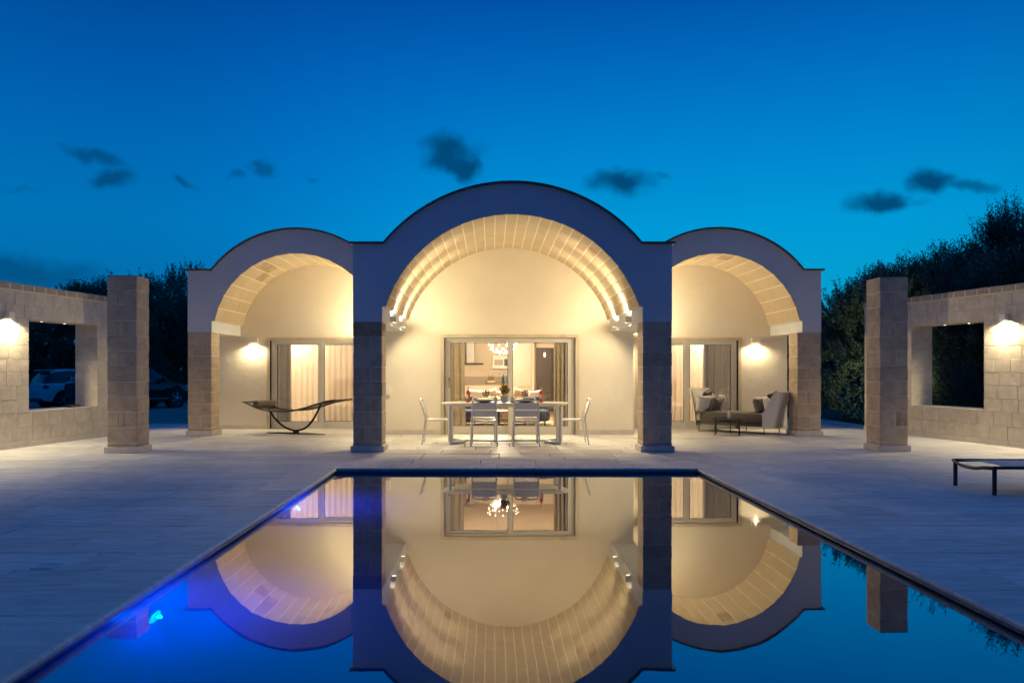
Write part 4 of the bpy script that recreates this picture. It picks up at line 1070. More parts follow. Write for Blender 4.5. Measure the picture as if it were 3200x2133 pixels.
cushion((4.80, 17.70, .76), zb + R(-85), R(-20), R(10), (.42, .28), BLACKF, 'black cushion propped up high in the left shell', .12)
cushion((4.95, 17.52, .60), zb + R(-84), R(-16), 0, (.42, .30), GREYF, 'dark grey cushion in front in the left shell', .16)
cushion((5.13, 17.78, .62), zb + R(-50), R(-14), 0, (.40, .36), WHITEF, 'white cushion at the window side of the left shell', .15)
cushion((5.80, 16.64, .60), zb + R(112), R(-14), 0, (.36, .36), WHITEF, 'white cushion leaning at the pool side of the right shell', .15)
cushion((6.00, 16.82, .74), zb + R(88), R(-20), R(-10), (.40, .28), BLACKF, 'black cushion propped up high in the right shell', .12)
cushion((5.72, 16.90, .59), zb + R(85), R(-16), 0, (.38, .30), GREYF, 'dark grey cushion in front in the right shell', .16)
cushion((5.84, 17.12, .60), zb + R(62), R(-14), 0, (.38, .34), WHITEF, 'white cushion at the wall side of the right shell', .15)
# low glass table
T = thing('side_table', 'low black metal side table with two smoked glass tops before the daybed', 'table', (4.9, 16.5, 0), R(-8))
for (cx_, cy_, z, rx_, ry_) in ((0, 0, .345, .36, .20), (.02, .02, .285, .33, .18)):
    n = 32; lp = [(cx_ + rx_ * math.cos(2 * math.pi * k / n), cy_ + ry_ * math.sin(2 * math.pi * k / n)) for k in range(n)]
    MB().zprism(lp, z, z + .008).build('glass_top', SMOKEG, T); MB().tube([(x, y, z + .004) for x, y in lp], .006, 6, closed=True).build('top_rim', BMETAL, T, smooth=True)
for (x, y) in ((-.26, -.12), (.22, -.13), (-.20, .13), (.27, .12)): MB().tube([(x, y, 0), (x, y, .345)], .011, 8).build('leg', BMETAL, T)
MB().box(-.15, .1, -.05, .08, .294, .300, .001).build('magazine', DBLUE, None); mg_ = bpy.data.objects['magazine']; mg_.location = T.location; mg_.rotation_euler = T.rotation_euler; tag(mg_, 'thin dark magazine on the lower shelf of the glass side table', 'magazine')
c_ = MB().lathe([(.033, 0), (.034, .003), (.034, .125), (.030, .128), (.004, .122)], 20).build('pillar_candle', WAX, None, smooth=.6); c_.location = (4.93, 16.44, .3535); tag(c_, 'white pillar candle on the low glass side table', 'candle')

# ================================================================== SUN LOUNGER (right edge)
T = thing('sun_lounger', 'dark metal sun lounger with light sling, half out of frame at right', 'sun lounger', (5.42, 8.9, 0))
for (x, y) in ((0, -.36), (0, .36), (1.35, -.36), (1.35, .36)): MB().tube([(x, y, 0), (x, y, .285)], .023, 12).build('leg', BMETAL, T, smooth=.7)
for s in (-1, 1):
    pts = smoothpath([(-.03, s * .37, .295), (.4, s * .37, .293), (.8, s * .37, .293), (1.1, s * .37, .31), (1.45, s * .37, .40), (1.9, s * .37, .56)], 6)
    MB().tube(pts, .018, 8, rx=.8).build('side_rail', BMETAL, T, smooth=.7)
pts = smoothpath([(-.02, -.37, .29), (-.05, -.25, .282), (-.06, -.12, .262), (-.06, .0, .258), (-.06, .14, .262), (-.045, .28, .285), (-.02, .37, .295)], 6)
MB().tube(pts, .020, 8, rx=.6).build('end_bar', BMETAL, T, smooth=.7)
P = []
for (x, z) in ((.16, .300), (.5, .298), (.8, .298), (1.1, .315), (1.45, .405), (1.9, .565)): P.append([(x if abs(k) < 5 else x, k * .069, z - .006 * (1 - (k / 5) ** 2)) for k in range(-5, 6)])
P[0] = [(.03 + .17 * (1 - (k / 5) ** 2) ** .6, k * .069, .300) for k in range(-5, 6)]
P2_ = [[(a, b, c - .004) for a, b, c in row] for row in P]
m = MB(); m.grid(P); m.grid(P2_); m.build('sling', SLING, T, smooth=True)

# ================================================================== INTERIOR
def curtain(x0, x1, y, z0, z1, material, label, amp=.035, waves=9, parent_thing=None, lean=0, group=None):
    m = MB(); n = int(waves * 10); P = []
    ph = random.uniform(0, 6); rnd = [random.uniform(.6, 1.3) for _ in range(waves + 2)]
    for r_ in range(7):
        q = r_ / 6; row = []
        for k in range(n + 1):
            f = k / n; wv = math.sin(f * waves * 2 * math.pi + ph + .3 * math.sin(q * 2)) * amp * rnd[int(f * waves)] * (.6 + .4 * q)
            row.append((x0 + (x1 + lean * q - x0) * f, y + wv, z1 + (z0 - z1) * q))
        P.append(row)
    m.grid(P); o = m.build('curtain', material, None, smooth=True); tag(o, label, 'curtain', group); return o
curtain(-1.3, -.61, 17.12, .02, 2.35, OLIVEC, 'olive-grey curtain bunched at the left of the middle door', .04, 5, lean=.05)
curtain(1.335, 1.60, 17.12, .02, 2.35, OLIVEC, 'olive-grey curtain bunched at the right of the middle door', .04, 3)
curtain(1.58, 2.1, 17.18, .02, 2.35, GREYC, 'pale grey curtain at the far right of the middle door', .03, 4)
curtain(-5.3, -4.72, 18.62, .02, 2.3, GREYC, 'grey curtain at the left edge of the left door', .035, 4)
curtain(-4.74, -2.5, 18.58, .02, 2.3, SHEER, 'drawn sheer curtain behind the left door', .028, 17)
curtain(3.1, 5.0, 18.58, .02, 2.3, SHEER, 'drawn sheer curtain behind the right door', .028, 14)
curtain(4.98, 5.9, 18.64, .02, 2.3, GREYC, 'grey curtain at the right edge of the right door', .04, 6)
# kitchen along the back wall
kb = RB - .62
T = thing('kitchen_counter', 'cream kitchen base units under a wooden worktop against the back wall', 'kitchen counter', (-.2, kb, 0))
x = -1.75; wd = .52
MB().box(-1.95, .48, kb + .03, RB - .002, .1, .86).build('carcass', KWHITE, T, world=True)
while x < .4:
    for (z0, z1) in ((.10, .46), (.475, .855)): MB().box(x + .004, x + wd - .004, kb, kb + .025, z0 + .003, z1, .003).build('drawer_front', KWHITE, T, world=True)
    x += wd
MB().box(-1.98, .50, kb - .02, RB - .002, .862, .905, .003).build('worktop', KWORK, T, world=True)
MB().box(-1.98, .50, RB - .02, RB - .002, .907, 1.13).build('splashback', SPLASH, T, world=True)
T = thing('cooker_hood', 'chimney cooker hood of brushed steel with a thin dark canopy', 'cooker hood', (-.69, RB - .25, 1.55))
MB().box(-.93, -.28, RB - .5, RB - .005, 1.535, 1.565, .004).build('canopy', DMETAL, T, world=True)
m = MB(); m.box(-.82, -.56, RB - .32, RB - .005, 1.567, 2.89, .004); m.build('chimney', STEEL, T, world=True)
T = thing('wall_unit', 'cream wall cupboard left of the cooker hood', 'cupboard', (-1.2, RB - .2, 1.57))
for (a, b) in ((-1.9, -1.42), (-1.415, -.94)): MB().box(a, b, RB - .34, RB - .005, 1.57, 2.7, .004).build('cupboard_door', KWHITE, T, world=True)
T = thing('microwave', 'built-in white microwave oven hung beside the kitchen tall units', 'microwave', (.22, RB - .2, 1.39))
MB().box(.02, .56, RB - .36, RB - .005, 1.385, 1.81, .006).build('housing', WMETAL, T, world=True)
MB().box(.08, .36, RB - .375, RB - .361, 1.50, 1.68, .003).build('window', SPLASH, T, world=True)
MB().box(.40, .50, RB - .372, RB - .361, 1.48, 1.70, .003).build('control_panel', PLASTIC, T, world=True)
T = thing('tall_unit', 'tall cream kitchen larder unit right of the microwave', 'larder unit', (.9, RB - .3, 0))
for (a, b, z0, z1) in ((.60, 1.25, .80, 2.42), (.60, 1.25, .10, .79)): MB().box(a, b, RB - .60, RB - .005, z0, z1, .004).build('unit_door', KWHITE, T, world=True)
MB().box(1.26, 1.36, RB - .62, RB - .005, .0, 2.5, .004).build('side_panel', KWHITE, T, world=True)
T = thing('passage_door', 'dark passage opening with cream architrave at the right of the kitchen', 'doorway', (1.7, RB - .1, 0))
MB().box(1.38, 2.3, RB - .03, RB - .002, 0, 2.07).build('dark_panel', DKDOOR, T, world=True)
MB().box(1.37, 1.45, RB - .06, RB - .03, 0, 2.15, .003).build('architrave', KWHITE, T, world=True); MB().box(1.37, 2.4, RB - .061, RB - .03, 2.072, 2.16, .003).build('architrave', KWHITE, T, world=True)
MB().box(1.93, 1.99, RB - .055, RB - .03, 0, 2.02, .003).build('door_edge', BMETAL, T, world=True)
T = thing('sconce', 'small lit steel sconce on the dark passage wall', 'sconce', (1.72, RB - .03, 1.84))
m = MB(); m.lathe([(.02, -.07), (.022, .07)], 12, cy=-.06); m.build('shade', BULB, T, smooth=.6); MB().box(-.015, .015, -.06, 0, -.09, -.07, .003).build('bracket', STEEL, T)
# basket, bottle, board
T = thing('bread_basket', 'wicker basket with dried flowers on the kitchen worktop', 'basket', (-.02, kb + .25, .905))
m = MB(); m.lathe([(.11, 0), (.15, .005), (.165, .10), (.155, .105), (.14, .02)], 16); m.build('basket', WICKER, T)
m = MB()
for k in range(60): leafquad(m, Vector((random.uniform(-.1, .1), random.uniform(-.05, .05), .1 + abs(random.gauss(0, .09)))), Vector((random.uniform(-1, 1), random.uniform(-1, 1), 1)), .05, .012)
m.build('dried_flowers', KWORK, T)
MB().box(-.13, .13, -.168, -.15, .03, .095, .004).build('cloth_band', CREAMF, T)
T = thing('dark_bottle', 'dark blue bottle standing on the kitchen worktop', 'bottle', (.36, kb + .2, .905))
MB().lathe([(.036, 0), (.038, .01), (.038, .18), (.014, .24), (.014, .31)], 14).build('glass_body', DBLUE, T, smooth=.6)
T = thing('chopping_board', 'rounded dark blue board leaning behind the worktop edge', 'board', (.47, kb + .3, .905))
m = MB(); m.prism([(-.06, 0), (.06, 0), (.06, .2)] + [(.06 * math.cos(a), .2 + .06 * math.sin(a)) for a in [math.pi * k / 8 for k in range(1, 9)]], -.01, .01); m.build('board', DBLUE, T)
T = thing('power_socket', 'white wall socket with black plug above the worktop', 'socket', (.29, RB, 1.21))
MB().box(-.06, .06, -.012, -.002, -.04, .04, .003).build('plate', WMETAL, T); MB().box(-.045, -.01, -.04, -.013, -.02, .02, .004).build('plug', PLASTIC, T)
# sofas with cushions
def sofa(x, y, w_, label):
    T = thing('sofa', label, 'sofa', (x, y, 0))
    MB().box(-w_ / 2, w_ / 2, -.42, .42, .08, .40, .03).build('seat_base', TAUPE, T); MB().box(-w_ / 2, w_ / 2, -.45, -.26, .12, .70, .05).build('back', TAUPE, T)
    for s in (-1, 1): MB().box(s * (w_ / 2 - .09) - .09, s * (w_ / 2 - .09) + .09, -.24, .42, .1, .55, .03).build('arm', TAUPE, T)
    for s in (-1, 1):
        for t2 in (-.4, .4): MB().tube([(s * (w_ / 2 - .08), t2, 0), (s * (w_ / 2 - .08), t2, .085)], .02, 8).build('foot', BMETAL, T)
    return T
sofa(.22, 19.4, 1.9, 'low patterned sofa with its back to the middle door')
GCU = 'cushions along the sofa inside'
cushion((-.38, 19.16, .70), 0, R(-8), R(4), (.50, .34), CREAMF, 'cream cushion at the left of the indoor sofa', .14, group=GCU)
cushion((-.08, 19.20, .70), 0, R(-8), R(-14), (.46, .32), TAUPE, 'patterned taupe cushion left of the plant, indoors', .14, group=GCU)
cushion((.30, 19.16, .69), 0, R(-8), R(-3), (.44, .32), CREAMF, 'cream cushion behind the potted plant, indoors', .14, group=GCU)
cushion((.72, 19.20, .70), 0, R(-8), R(16), (.48, .34), TAUPE, 'patterned taupe cushion right of the plant, indoors', .14, group=GCU)
cushion((1.05, 19.16, .69), 0, R(-8), R(-5), (.36, .32), CREAMF, 'cream cushion at the right of the indoor sofa', .14, group=GCU)
for (x, y, lab) in ((-.62, 18.35, 'navy upholstered armchair inside, left of the door centre'), (1.0, 18.35, 'navy upholstered armchair inside, right of the door centre')):
    T = thing('armchair', lab, 'armchair', (x, y, 0), group='navy armchairs inside')
    MB().ell((0, 0, .30), (.34, .32, .14), 24, 10, .45).build('seat', NAVY, T, smooth=.8); MB().ell((0, .26, .45), (.34, .08, .28), 24, 10, .5).build('backrest', NAVY, T, smooth=.8)
    for s in (-1, 1):
        for t2 in (-.22, .22): MB().tube([(s * .24, t2, 0), (s * .22, t2 * .9, .2)], .012, 8).build('leg', BMETAL, T)
T = thing('coffee_table', 'round low table with a tray inside the middle room', 'table', (.16, 18.1, 0))
MB().lathe([(.28, .40), (.30, .405), (.30, .425), (.28, .43)], 24).build('top', KWORK, T, smooth=.6); MB().lathe([(.16, 0), (.03, .02), (.025, .40)], 16).build('pedestal', BMETAL, T, smooth=.6)
o = MB().box(-.9, 2.0, 17.5, 20.6, .007, .016, .003).build('patterned_rug', RUG, None); tag(o, 'patterned taupe rug on the floor of the middle room', 'rug')
# chandelier
T = thing('chandelier', 'round chandelier of glowing bulbs linked in a net of thin rods, inside the middle room', 'chandelier', (.27, 19.6, 1.9))
rings = [(.37, .16, 12), (.35, .06, 12), (.30, -.035, 12), (.21, -.11, 9), (.09, -.15, 5)]
pos = []
for i, (r_, z, n) in enumerate(rings): pos.append([Vector((r_ * math.cos(2 * math.pi * (k + .5 * (i % 2)) / n), r_ * math.sin(2 * math.pi * (k + .5 * (i % 2)) / n), z)) for k in range(n)])
net = MB(); bulb_me = MB().ell((0, 0, 0), (.015, .015, .019), 8, 6).mesh('bulb', True); bulb_me.materials.append(BULB)
for i, ring_ in enumerate(pos):
    for k, p in enumerate(ring_):
        o = bpy.data.objects.new('bulb', bulb_me); COL.objects.link(o); o.parent = T; o.location = p
        if i + 1 < len(pos):
            ds = sorted(pos[i + 1], key=lambda q: (q - p).length)[:2]
            for q in ds: net.tube([p, q], .003, 4)
for k in range(6):
    a = 2 * math.pi * k / 6; net.tube([(.37 * math.cos(a), .37 * math.sin(a), .16), (.03 * math.cos(a), .03 * math.sin(a), 1.0)], .002, 4)
net.build('rod_net', BMETAL, T); MB().lathe([(.06, .96), (.06, .995)], 16).build('ceiling_rose', STEEL, T)
for k in range(4): point('chandelier_light', (.27 + .2 * math.cos(k * 1.571 + .5), 19.6 + .2 * math.sin(k * 1.571 + .5), 1.86), E_CHAND / 4, .03, WARM2)
for (x, lab) in ((-4.1, 'frosted globe lamp added inside the left room'), (4.7, 'frosted globe lamp added inside the right room')):  # lamps added behind the drawn curtains to make them glow
    T = thing('added_globe_lamp', lab, 'ceiling lamp', (x + (-1.5 if x < 0 else 1.4), 21.7, 2.55), group='added globe lamps in the side rooms')
    MB().ell((0, 0, 0), (.13, .13, .13), 20, 12).build('globe', emis('globe_glow', (1, .8, .5), 3), T, smooth=True); MB().tube([(0, 0, .12), (0, 0, .4)], .006, 6).build('stem', STEEL, T)
    point('added_globe_light', (x + (-1.5 if x < 0 else 1.4), 21.6, 2.38), E_ROOM, .05, WARM2)
# headboard / furniture in the side rooms
for (x, lab) in ((-3.6, 'double bed with tall brown headboard in the left room'), (4.3, 'double bed with tall brown headboard in the right room')):
    T = thing('bed', lab, 'bed', (x, 21.0, 0), group='beds in the side rooms')
    MB().box(-.8, .8, -1, 1, .2, .45, .05).build('mattress', CREAMF, T); MB().box(-.85, .85, .98, 1.05, .0, 1.1, .02).build('headboard', KWORK, T); MB().box(-.82, .82, -1.02, .98, .0, .2, .02).build('bed_base', TAUPE, T)
# ================================================================== TREES
def fast_mesh(name, V, F4, material, parent):
    me = bpy.data.meshes.new(name); nv = len(V); nf = len(F4)
    me.vertices.add(nv); me.vertices.foreach_set('co', V.astype(np.float32).ravel())
    me.loops.add(nf * 4); me.loops.foreach_set('vertex_index', F4.astype(np.int32).ravel())
    me.polygons.add(nf); me.polygons.foreach_set('loop_start', np.arange(0, nf * 4, 4, dtype=np.int32)); me.polygons.foreach_set('loop_total', np.full(nf, 4, dtype=np.int32))
    me.update(calc_edges=True); me.materials.append(material)
    o = bpy.data.objects.new(name, me); COL.objects.link(o); o.parent = parent; return o
def leaves(starts, dirs, lens, per, leafL, leafW, rng):
    """shoots -> leaf quads along them"""
    n = len(starts); t_ = np.linspace(.12, 1.0, per)
    P = starts[:, None, :] + dirs[:, None, :] * (lens[:, None] * t_[None, :])[:, :, None]
    # droop / wobble
    P = P + rng.normal(0, .012, P.shape)
    d = dirs[:, None, :] * .75 + rng.normal(0, .55, P.shape); d /= np.linalg.norm(d, axis=2, keepdims=True)
    a = np.cross(d, rng.normal(0, 1, P.shape)); a /= np.linalg.norm(a, axis=2, keepdims=True) + 1e-9
    L = leafL * rng.uniform(.7, 1.3, P.shape[:2])[:, :, None]; W_ = leafW
    v0 = P; v1 = P + d * L * .5 + a * W_; v2 = P + d * L; v3 = P + d * L * .5 - a * W_
    V = np.stack([v0, v1, v2, v3], axis=2).reshape(-1, 3); F = np.arange(len(V)).reshape(-1, 4)
    return V, F
def olive_tree(x, y, h, rad, label, material=OLIVE, shoots=1500, per=17, leafL=.075, leafW=.0115, low=.5, seed=0, upright=.8, group=None, trunk_r=.16, gap=.25, lx=1.0):
    rng = np.random.default_rng(seed); rnd = random.Random(seed)
    T = thing('olive_tree', label, 'tree', (x, y, -.08), group=group)
    tr = MB(); cz = low + (h - low) * .5; clumps = []
    # gnarled trunk splitting into limbs
    base = [(0, 0, 0), (rnd.uniform(-.1, .1), rnd.uniform(-.1, .1), h * .12), (rnd.uniform(-.2, .2), rnd.uniform(-.2, .2), h * .25)]
    tr.tube(smoothpath(base, 4), [trunk_r * (1.3 - .5 * i / 8) for i in range(9)], 9)
    fork = Vector(base[-1]); nl = 7
    for i in range(nl):
        a = 2 * math.pi * (i + rnd.uniform(-.3, .3)) / nl; rr = rad * rnd.uniform(.45, .75); tip = Vector((rr * math.cos(a) * lx, rr * math.sin(a), h * rnd.uniform(.6, .88)))
        mid = fork.lerp(tip, .5) + Vector((rnd.uniform(-.25, .25), rnd.uniform(-.25, .25), rnd.uniform(-.1, .2)))
        pts = smoothpath([fork, mid, tip], 5); tr.tube(pts, [trunk_r * .55 * (1 - .85 * k / 10) for k in range(len(pts))], 6)
        for q in range(3):
            s_ = pts[5 + q * 2 if 5 + q * 2 < len(pts) else -1]; e = s_ + Vector((rnd.uniform(-1, 1) * rad * .4 * lx, rnd.uniform(-1, 1) * rad * .4, rnd.uniform(-.1, .5) * h * .25))
            tr.tube(smoothpath([s_, (s_ + e) / 2 + Vector((0, 0, .08)), e], 3), [trunk_r * .16, trunk_r * .14, trunk_r * .12, trunk_r * .1, trunk_r * .08, trunk_r * .06, trunk_r * .04], 5); clumps.append(e)
        clumps.append(tip)
    tr.build('trunk', BARK, T, smooth=.9)
    # clump centres filling an uneven crown
    C = [np.array(c) for c in clumps]
    nc = 40
    while len(C) < nc + len(clumps):
        v = rng.normal(0, 1, 3); v /= np.linalg.norm(v); q = rng.uniform(.45, 1) ** .5
        p = np.array([v[0] * rad * q * lx, v[1] * rad * q, cz + v[2] * (h - low) * .47 * q]); C.append(p)
    C = np.array(C); cr = rng.uniform(.22, .42, len(C)) * rad * .62
    ci = rng.integers(0, len(C), shoots); v = rng.normal(0, 1, (shoots, 3)); v /= np.linalg.norm(v, axis=1, keepdims=True)
    S = C[ci] + v * (cr[ci] * rng.uniform(.3, 1, shoots) ** .5)[:, None]
    ctr = np.array([0, 0, cz]); out = S - ctr; out /= np.linalg.norm(out, axis=1, keepdims=True)
    Dn = out * .6 + v * .4 + np.array([0, 0, upright]) + rng.normal(0, .22, (shoots, 3)); Dn /= np.linalg.norm(Dn, axis=1, keepdims=True)
    ln = rng.uniform(.22, .5, shoots) * (h / 5)
    top = S[:, 2] > h * .8; ln[top] *= 1.35
    V, F = leaves(S, Dn, ln, per, leafL, leafW, rng)
    fast_mesh('crown', V, F, material, T)
    return T
GR = 'olive trees behind the right terrace'
RT = [(12.1, 22.3, 4.45, 1.9, .2, 1700, 'olive tree in the second row, between the column and the nearest tree'), (10.7, 21.8, 4.15, 1.9, .1, 1700, 'olive tree closest to the villa, right of the right arch, glowing slightly green'),
      (12.6, 20.9, 4.5, 2.0, .2, 1700, 'olive tree rising behind the right free-standing column'),
      (12.15, 19.4, 4.45, 1.7, .1, 1700, 'olive tree behind the right garden wall, lower than its right neighbour'),
      (13.7, 20.6, 5.5, 2.0, .3, 1900, 'tallest olive tree, sticking up at the right edge of the picture'),
      (11.9, 17.6, 4.0, 1.7, .0, 1500, 'olive tree filling the opening in the right garden wall'),
      (16.2, 18.2, 4.9, 2.0, .3, 1500, 'olive tree cut by the right edge of the picture')]
for i, (x, y, h, r_, lo, sh, lab) in enumerate(RT):
    olive_tree(x, y, h, r_, lab, shoots=int(sh * 2.7), per=18, low=lo, seed=20 + i, upright=.9, group=GR, leafL=.075, leafW=.0125)
GL = 'olive trees beyond the parking place on the left'
LT = [(-23.2, 39.5, 4.6, 3.0, 'dark tree filling the left garden wall opening behind the white car'), (-19.9, 39.0, 5.9, 1.35, 'olive tree rising above the left garden wall beside the column'),
      (-28.5, 40.5, 4.2, 3.0, 'dark tree at the far left beyond the garden wall'), (-14.6, 37.5, 5.9, 1.9, 'gnarled olive tree behind the black car, right of the column'), (-12.2, 39.0, 5.3, 2.4, 'olive tree closest to the villa on the left side'), (-17.0, 40.5, 6.2, 2.3, 'olive tree standing behind the left column'), (-9.0, 41.0, 4.6, 2.4, 'distant tree hidden mostly behind the left arch')]
for i, (x, y, h, r_, lab) in enumerate(LT):
    olive_tree(x, y, h, r_, lab, material=OLIVED, shoots=2300, per=16, leafL=.12, leafW=.022, low=.2, seed=60 + i, upright=.35, group=GL, trunk_r=.26)
# far-off wood closing the horizon
rng = np.random.default_rng(5); N = 9000
def wood(x0, x1, y0, y1, hmax, n, nm, L=.35, W_=.09):
    S = np.stack([rng.uniform(x0, x1, n), rng.uniform(y0, y1, n), np.zeros(n)], 1)
    hh = hmax * (.75 + .25 * np.sin(S[:, 0] * .9) * np.cos(S[:, 0] * .37 + 1)); S[:, 2] = hh * rng.uniform(0, 1, n) ** .8
    Dn = rng.normal(0, .5, (n, 3)) + np.array([0, 0, .6]); Dn /= np.linalg.norm(Dn, axis=1, keepdims=True)
    V, F = leaves(S, Dn, rng.uniform(.4, .8, n), 9, L, W_, rng); o = fast_mesh(nm, V, F, OLIVED, None); o['kind'] = 'stuff'
wood(-60, -4, 44, 50, 3.6, 7000, 'far_wood')
wood(9, 45, 30, 38, 3.6, 5000, 'far_wood')
# low scrub under the right trees
S = np.stack([rng.uniform(9.6, 15, 2600), rng.uniform(15.5, 23, 2600), np.full(2600, -.07)], 1); Dn = rng.normal(0, .6, (2600, 3)) + np.array([0, 0, .9]); Dn /= np.linalg.norm(Dn, axis=1, keepdims=True)
V, F = leaves(S, Dn, rng.uniform(.05, .6, 2600), 8, .07, .014, rng); o = fast_mesh('undergrowth', V, F, OLIVE, None); o['kind'] = 'stuff'

# ================================================================== CARS   (local: +x front, z up)
def loft(m, secs, cap=True):
    n = len(secs[0]); base = len(m.v); m.v += [p for s in secs for p in s]
    for i in range(len(secs) - 1):
        for k in range(n - 1): m.f.append((base + i * n + k, base + i * n + k + 1, base + (i + 1) * n + k + 1, base + (i + 1) * n + k))
    if cap:
        m.f.append(tuple(base + k for k in range(n))); m.f.append(tuple(base + (len(secs) - 1) * n + k for k in range(n)))
def interp(tab, x):
    for a, b in zip(tab[:-1], tab[1:]):
        if x <= b[0]:
            f = (x - a[0]) / (b[0] - a[0]); f = max(0, min(1, f)); return [a[i] + (b[i] - a[i]) * f for i in range(1, len(a))]
    return list(tab[-1][1:])
def car(label, loc, rz, paint, L, H, W_, wheel_r, ax_f, ax_r, body, cabin, suv=False):
    T = thing('parked_car', label, 'car', loc, rz, 'cars parked beyond the left wall')
    # body: x, zbottom, zbelt(shoulder), ztop, halfwidth
    xs = [body[0][0] + (body[-1][0] - body[0][0]) * i / 40 for i in range(41)]; secs = []
    for x in xs:
        zb, zs, zt, hw = interp(body, x)
        arch = 0
        for ax in (ax_f, ax_r):
            d = abs(x - ax)
            if d < wheel_r * 1.13: arch = max(arch, wheel_r + math.sqrt((wheel_r * 1.13) ** 2 - d * d))
        zbo = max(zb, arch)
        half = [(hw * .93, zbo), (hw * .985, zbo + .03), (hw, max(zbo + .05, (zb + zs) / 2)), (hw * .985, zs - .06), (hw * .95, zs), (hw * .80, (zs + zt * 2) / 3), (hw * .35, zt), ]
        sec = [(x, y, z) for y, z in half] + [(x, 0, zt + .005)] + [(x, -y, z) for y, z in half[::-1]]; secs.append(sec)
    m = MB(); loft(m, secs); m.build('body', paint, T, smooth=.5)
    m = MB(); m.box(body[0][0] + .12, body[-1][0] - .12, -W_ * .4, W_ * .4, .22, .5); m.build('underbody', PLASTIC, T)
    for ax in (ax_f, ax_r):
        for s in (-1, 1): MB().lathe([(wheel_r * 1.12, -.11), (wheel_r * 1.12, .11)], 24, M=Matrix.Translation((ax, s * (W_ / 2 - .15), wheel_r)) @ Matrix.Rotation(R(90), 4, 'X')).build('wheel_housing', PLASTIC, T)
    # cabin: x, zlow, ztop, halfwidth low, halfwidth top
    xs = [cabin[0][0] + (cabin[-1][0] - cabin[0][0]) * i / 24 for i in range(25)]; secs = []; roof = []
    for x in xs:
        zl, zt, hl, ht = interp(cabin, x)
        half = [(hl, zl), (hl * .5 + ht * .5 + .01, (zl + zt) / 2), (ht, zt - .045)]
        secs.append([(x, y, z) for y, z in half] + [(x, ht * .85, zt - .012), (x, 0, zt), (x, -ht * .85, zt - .012)] + [(x, -y, z) for y, z in half[::-1]])
    m = MB(); loft(m, secs); m.build('windows', CARG, T, smooth=.6)
    m = MB(); rs = []
    for x in xs:
        zl, zt, hl, ht = interp(cabin, x)
        if zt > H - .13: rs.append([(x, ht + .012, zt - .055), (x, ht + .004, zt - .03), (x, ht * .85, zt + .0), (x, 0, zt + .012), (x, -ht * .85, zt + .0), (x, -ht - .004, zt - .03), (x, -ht - .012, zt - .055)])
    loft(m, rs, False); m.build('roof_panel', paint, T, smooth=.8)
    for ax, st in ((ax_f, suv), (ax_r, False)):
        for s in (-1, 1):
            M = Matrix.Translation((ax, s * (W_ / 2 - .10), wheel_r)) @ Matrix.Rotation(R(90) * -s, 4, 'X')
            m = MB(); rt = wheel_r * .66; m.lathe([(rt, -.09), (wheel_r * .95, -.10), (wheel_r, -.06), (wheel_r, .06), (wheel_r * .95, .095), (rt, .09)], 28, M=M, cap=False); wh = m.build('wheel', TYRE, T, smooth=.7)
            m = MB(); m.lathe([(rt, .085), (rt * .93, .06), (rt * .93, -.05)], 28, M=M, cap=False)
            for k in range(5):
                for dd in (-.13, .13):
                    a = 2 * math.pi * k / 5 + dd; p = M @ Vector((math.cos(a) * rt * .95, math.sin(a) * rt * .95, .06)); q = M @ Vector((math.cos(a - dd * .5) * .05, math.sin(a - dd * .5) * .05, .075)); m.tube([q, p], .014, 5)
            m.lathe([(.06, .05), (.06, .085), (.02, .095)], 12, M=M); m.build('rim', RIM, wh, smooth=.6)
            m = MB(); m.lathe([(rt * .9, -.02), (.01, -.02)], 20, M=M); m.build('brake_disc', PLASTIC, wh)
    return T
th = R(50.3)
CW = car('small white hatchback with red tail light, its rear seen through the left wall opening', (-15.95, 31.3, -.085), th, CARW, 3.95, 1.46, 1.70, .31, 1.2, -1.24,
    [(-1.96, .32, .86, .90, .70), (-1.90, .27, .90, .94, .80), (-1.6, .22, .93, .97, .845), (-.5, .18, .92, .96, .855), (.7, .18, .90, .95, .855), (1.2, .18, .86, .94, .84), (1.7, .22, .76, .84, .78), (1.93, .30, .62, .68, .62)],
    [(-1.88, .93, .97, .66, .60), (-1.72, .93, 1.28, .72, .60), (-1.55, .93, 1.40, .76, .60), (-1.0, .93, 1.455, .78, .60), (0, .93, 1.46, .79, .60), (.35, .93, 1.42, .79, .60), (1.15, .93, .97, .76, .68)])
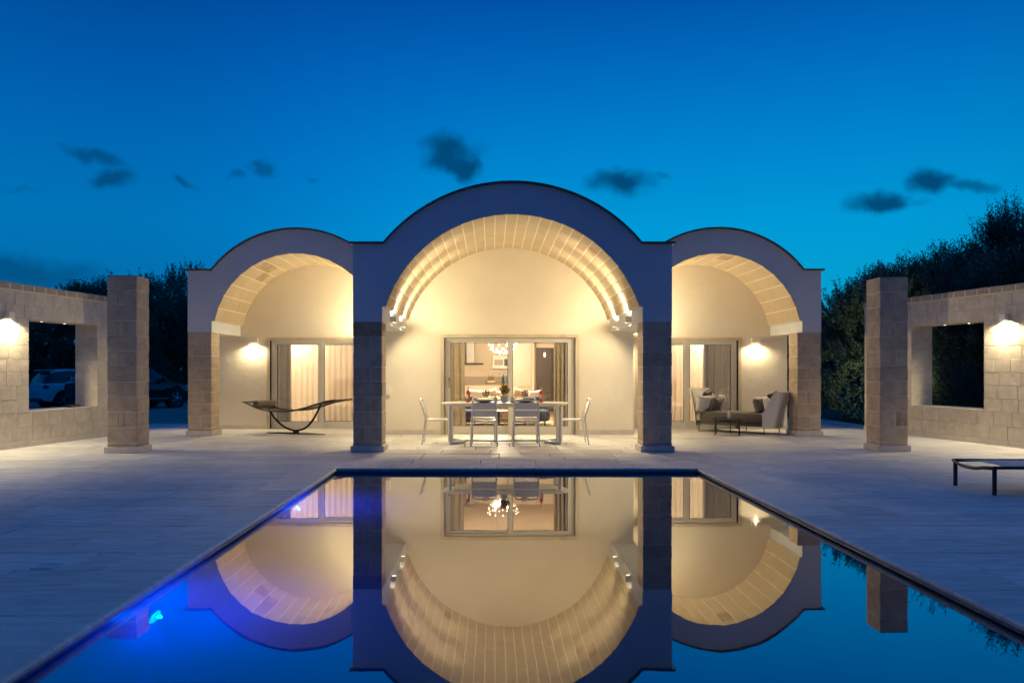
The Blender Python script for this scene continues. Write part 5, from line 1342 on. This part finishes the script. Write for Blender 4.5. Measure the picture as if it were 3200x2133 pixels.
# white hatchback details
MB().box(-1.78, -1.45, -.58, .58, 1.40, 1.43, .01).build('roof_spoiler', CARW, CW)
for s in (-1, 1):
    m = MB(); m.ell((-1.84, s * .70, .80), (.10, .135, .075), 16, 10, .6); t2 = m.build('tail_light', REDL, CW, smooth=.8)
    MB().ell((-1.905, s * .63, .79), (.045, .06, .03), 12, 8, .6).build('reversing_lens', CLEARL, t2, smooth=.8)
    m = MB(); m.prism([(-.95, .93), (-.72, .93), (-1.02, 1.22)], s * .80 - .02, s * .80 + .02); m.build('shark_fin_pillar', CARW, CW)
MB().box(-2.0, -1.75, -.62, .62, .24, .38, .03).build('rear_valance', PLASTIC, CW)
MB().box(-1.985, -1.955, -.26, .26, .50, .61, .004).build('number_plate', mat('number_plate', (.5, .52, .55), .5), CW)
MB().tube([(-2.02, -.45, .30), (-1.85, -.45, .30)], .035, 10).build('exhaust_pipe', STEEL, CW)
MB().tube([(-1.2, 0, 1.45), (-1.32, 0, 1.56)], .006, 5).build('aerial', PLASTIC, CW)
MB().box(-1.93, -1.90, -.66, .66, .655, .662).build('tailgate_seam', PLASTIC, CW)
CB = car('black sport utility car parked side-on, nose visible between column and villa', (-13.3, 29.2, -.085), R(58), CARB, 4.45, 1.60, 1.85, .37, 1.38, -1.32,
    [(-2.2, .45, .92, .98, .78), (-2.1, .32, 1.0, 1.04, .88), (-1.6, .26, 1.02, 1.06, .92), (0, .24, 1.0, 1.05, .925), (.9, .24, .99, 1.05, .925), (1.4, .24, .95, 1.04, .91), (1.95, .30, .86, .94, .84), (2.2, .40, .70, .78, .70)],
    [(-2.05, 1.02, 1.08, .74, .66), (-1.75, 1.02, 1.42, .80, .66), (-1.4, 1.02, 1.55, .84, .68), (-.5, 1.02, 1.61, .85, .69), (.1, 1.02, 1.60, .85, .69), (.4, 1.02, 1.54, .85, .68), (1.1, 1.02, 1.07, .82, .74)], suv=True)
for s in (-1, 1):
    m = MB(); m.ell((2.0, s * .72, .80), (.16, .13, .06), 14, 8, .6); m.build('headlight', CLEARL, CB, smooth=.8)
    m = MB(); m.ell((.72, s * 1.0, 1.09), (.07, .13, .075), 14, 8, .6); m.build('wing_mirror', CARB, CB, smooth=.8)
    m = MB(); m.ell((-2.05, s * .76, .88), (.10, .13, .08), 12, 8, .6); m.build('tail_light', REDL, CB, smooth=.8)
    MB().box(-1.0, 1.0, s * .93 - .012, s * .93 + .012, .36, .40, .005).build('side_trim', STEEL, CB)
    MB().box(-.75, .62, s * .915 - .008, s * .915 + .008, 1.0, 1.02, .003).build('window_trim', STEEL, CB)
CB.scale = (.94, .97, 1)
MB().box(2.12, 2.2, -.45, .45, .48, .74, .02).build('grille', PLASTIC, CB)
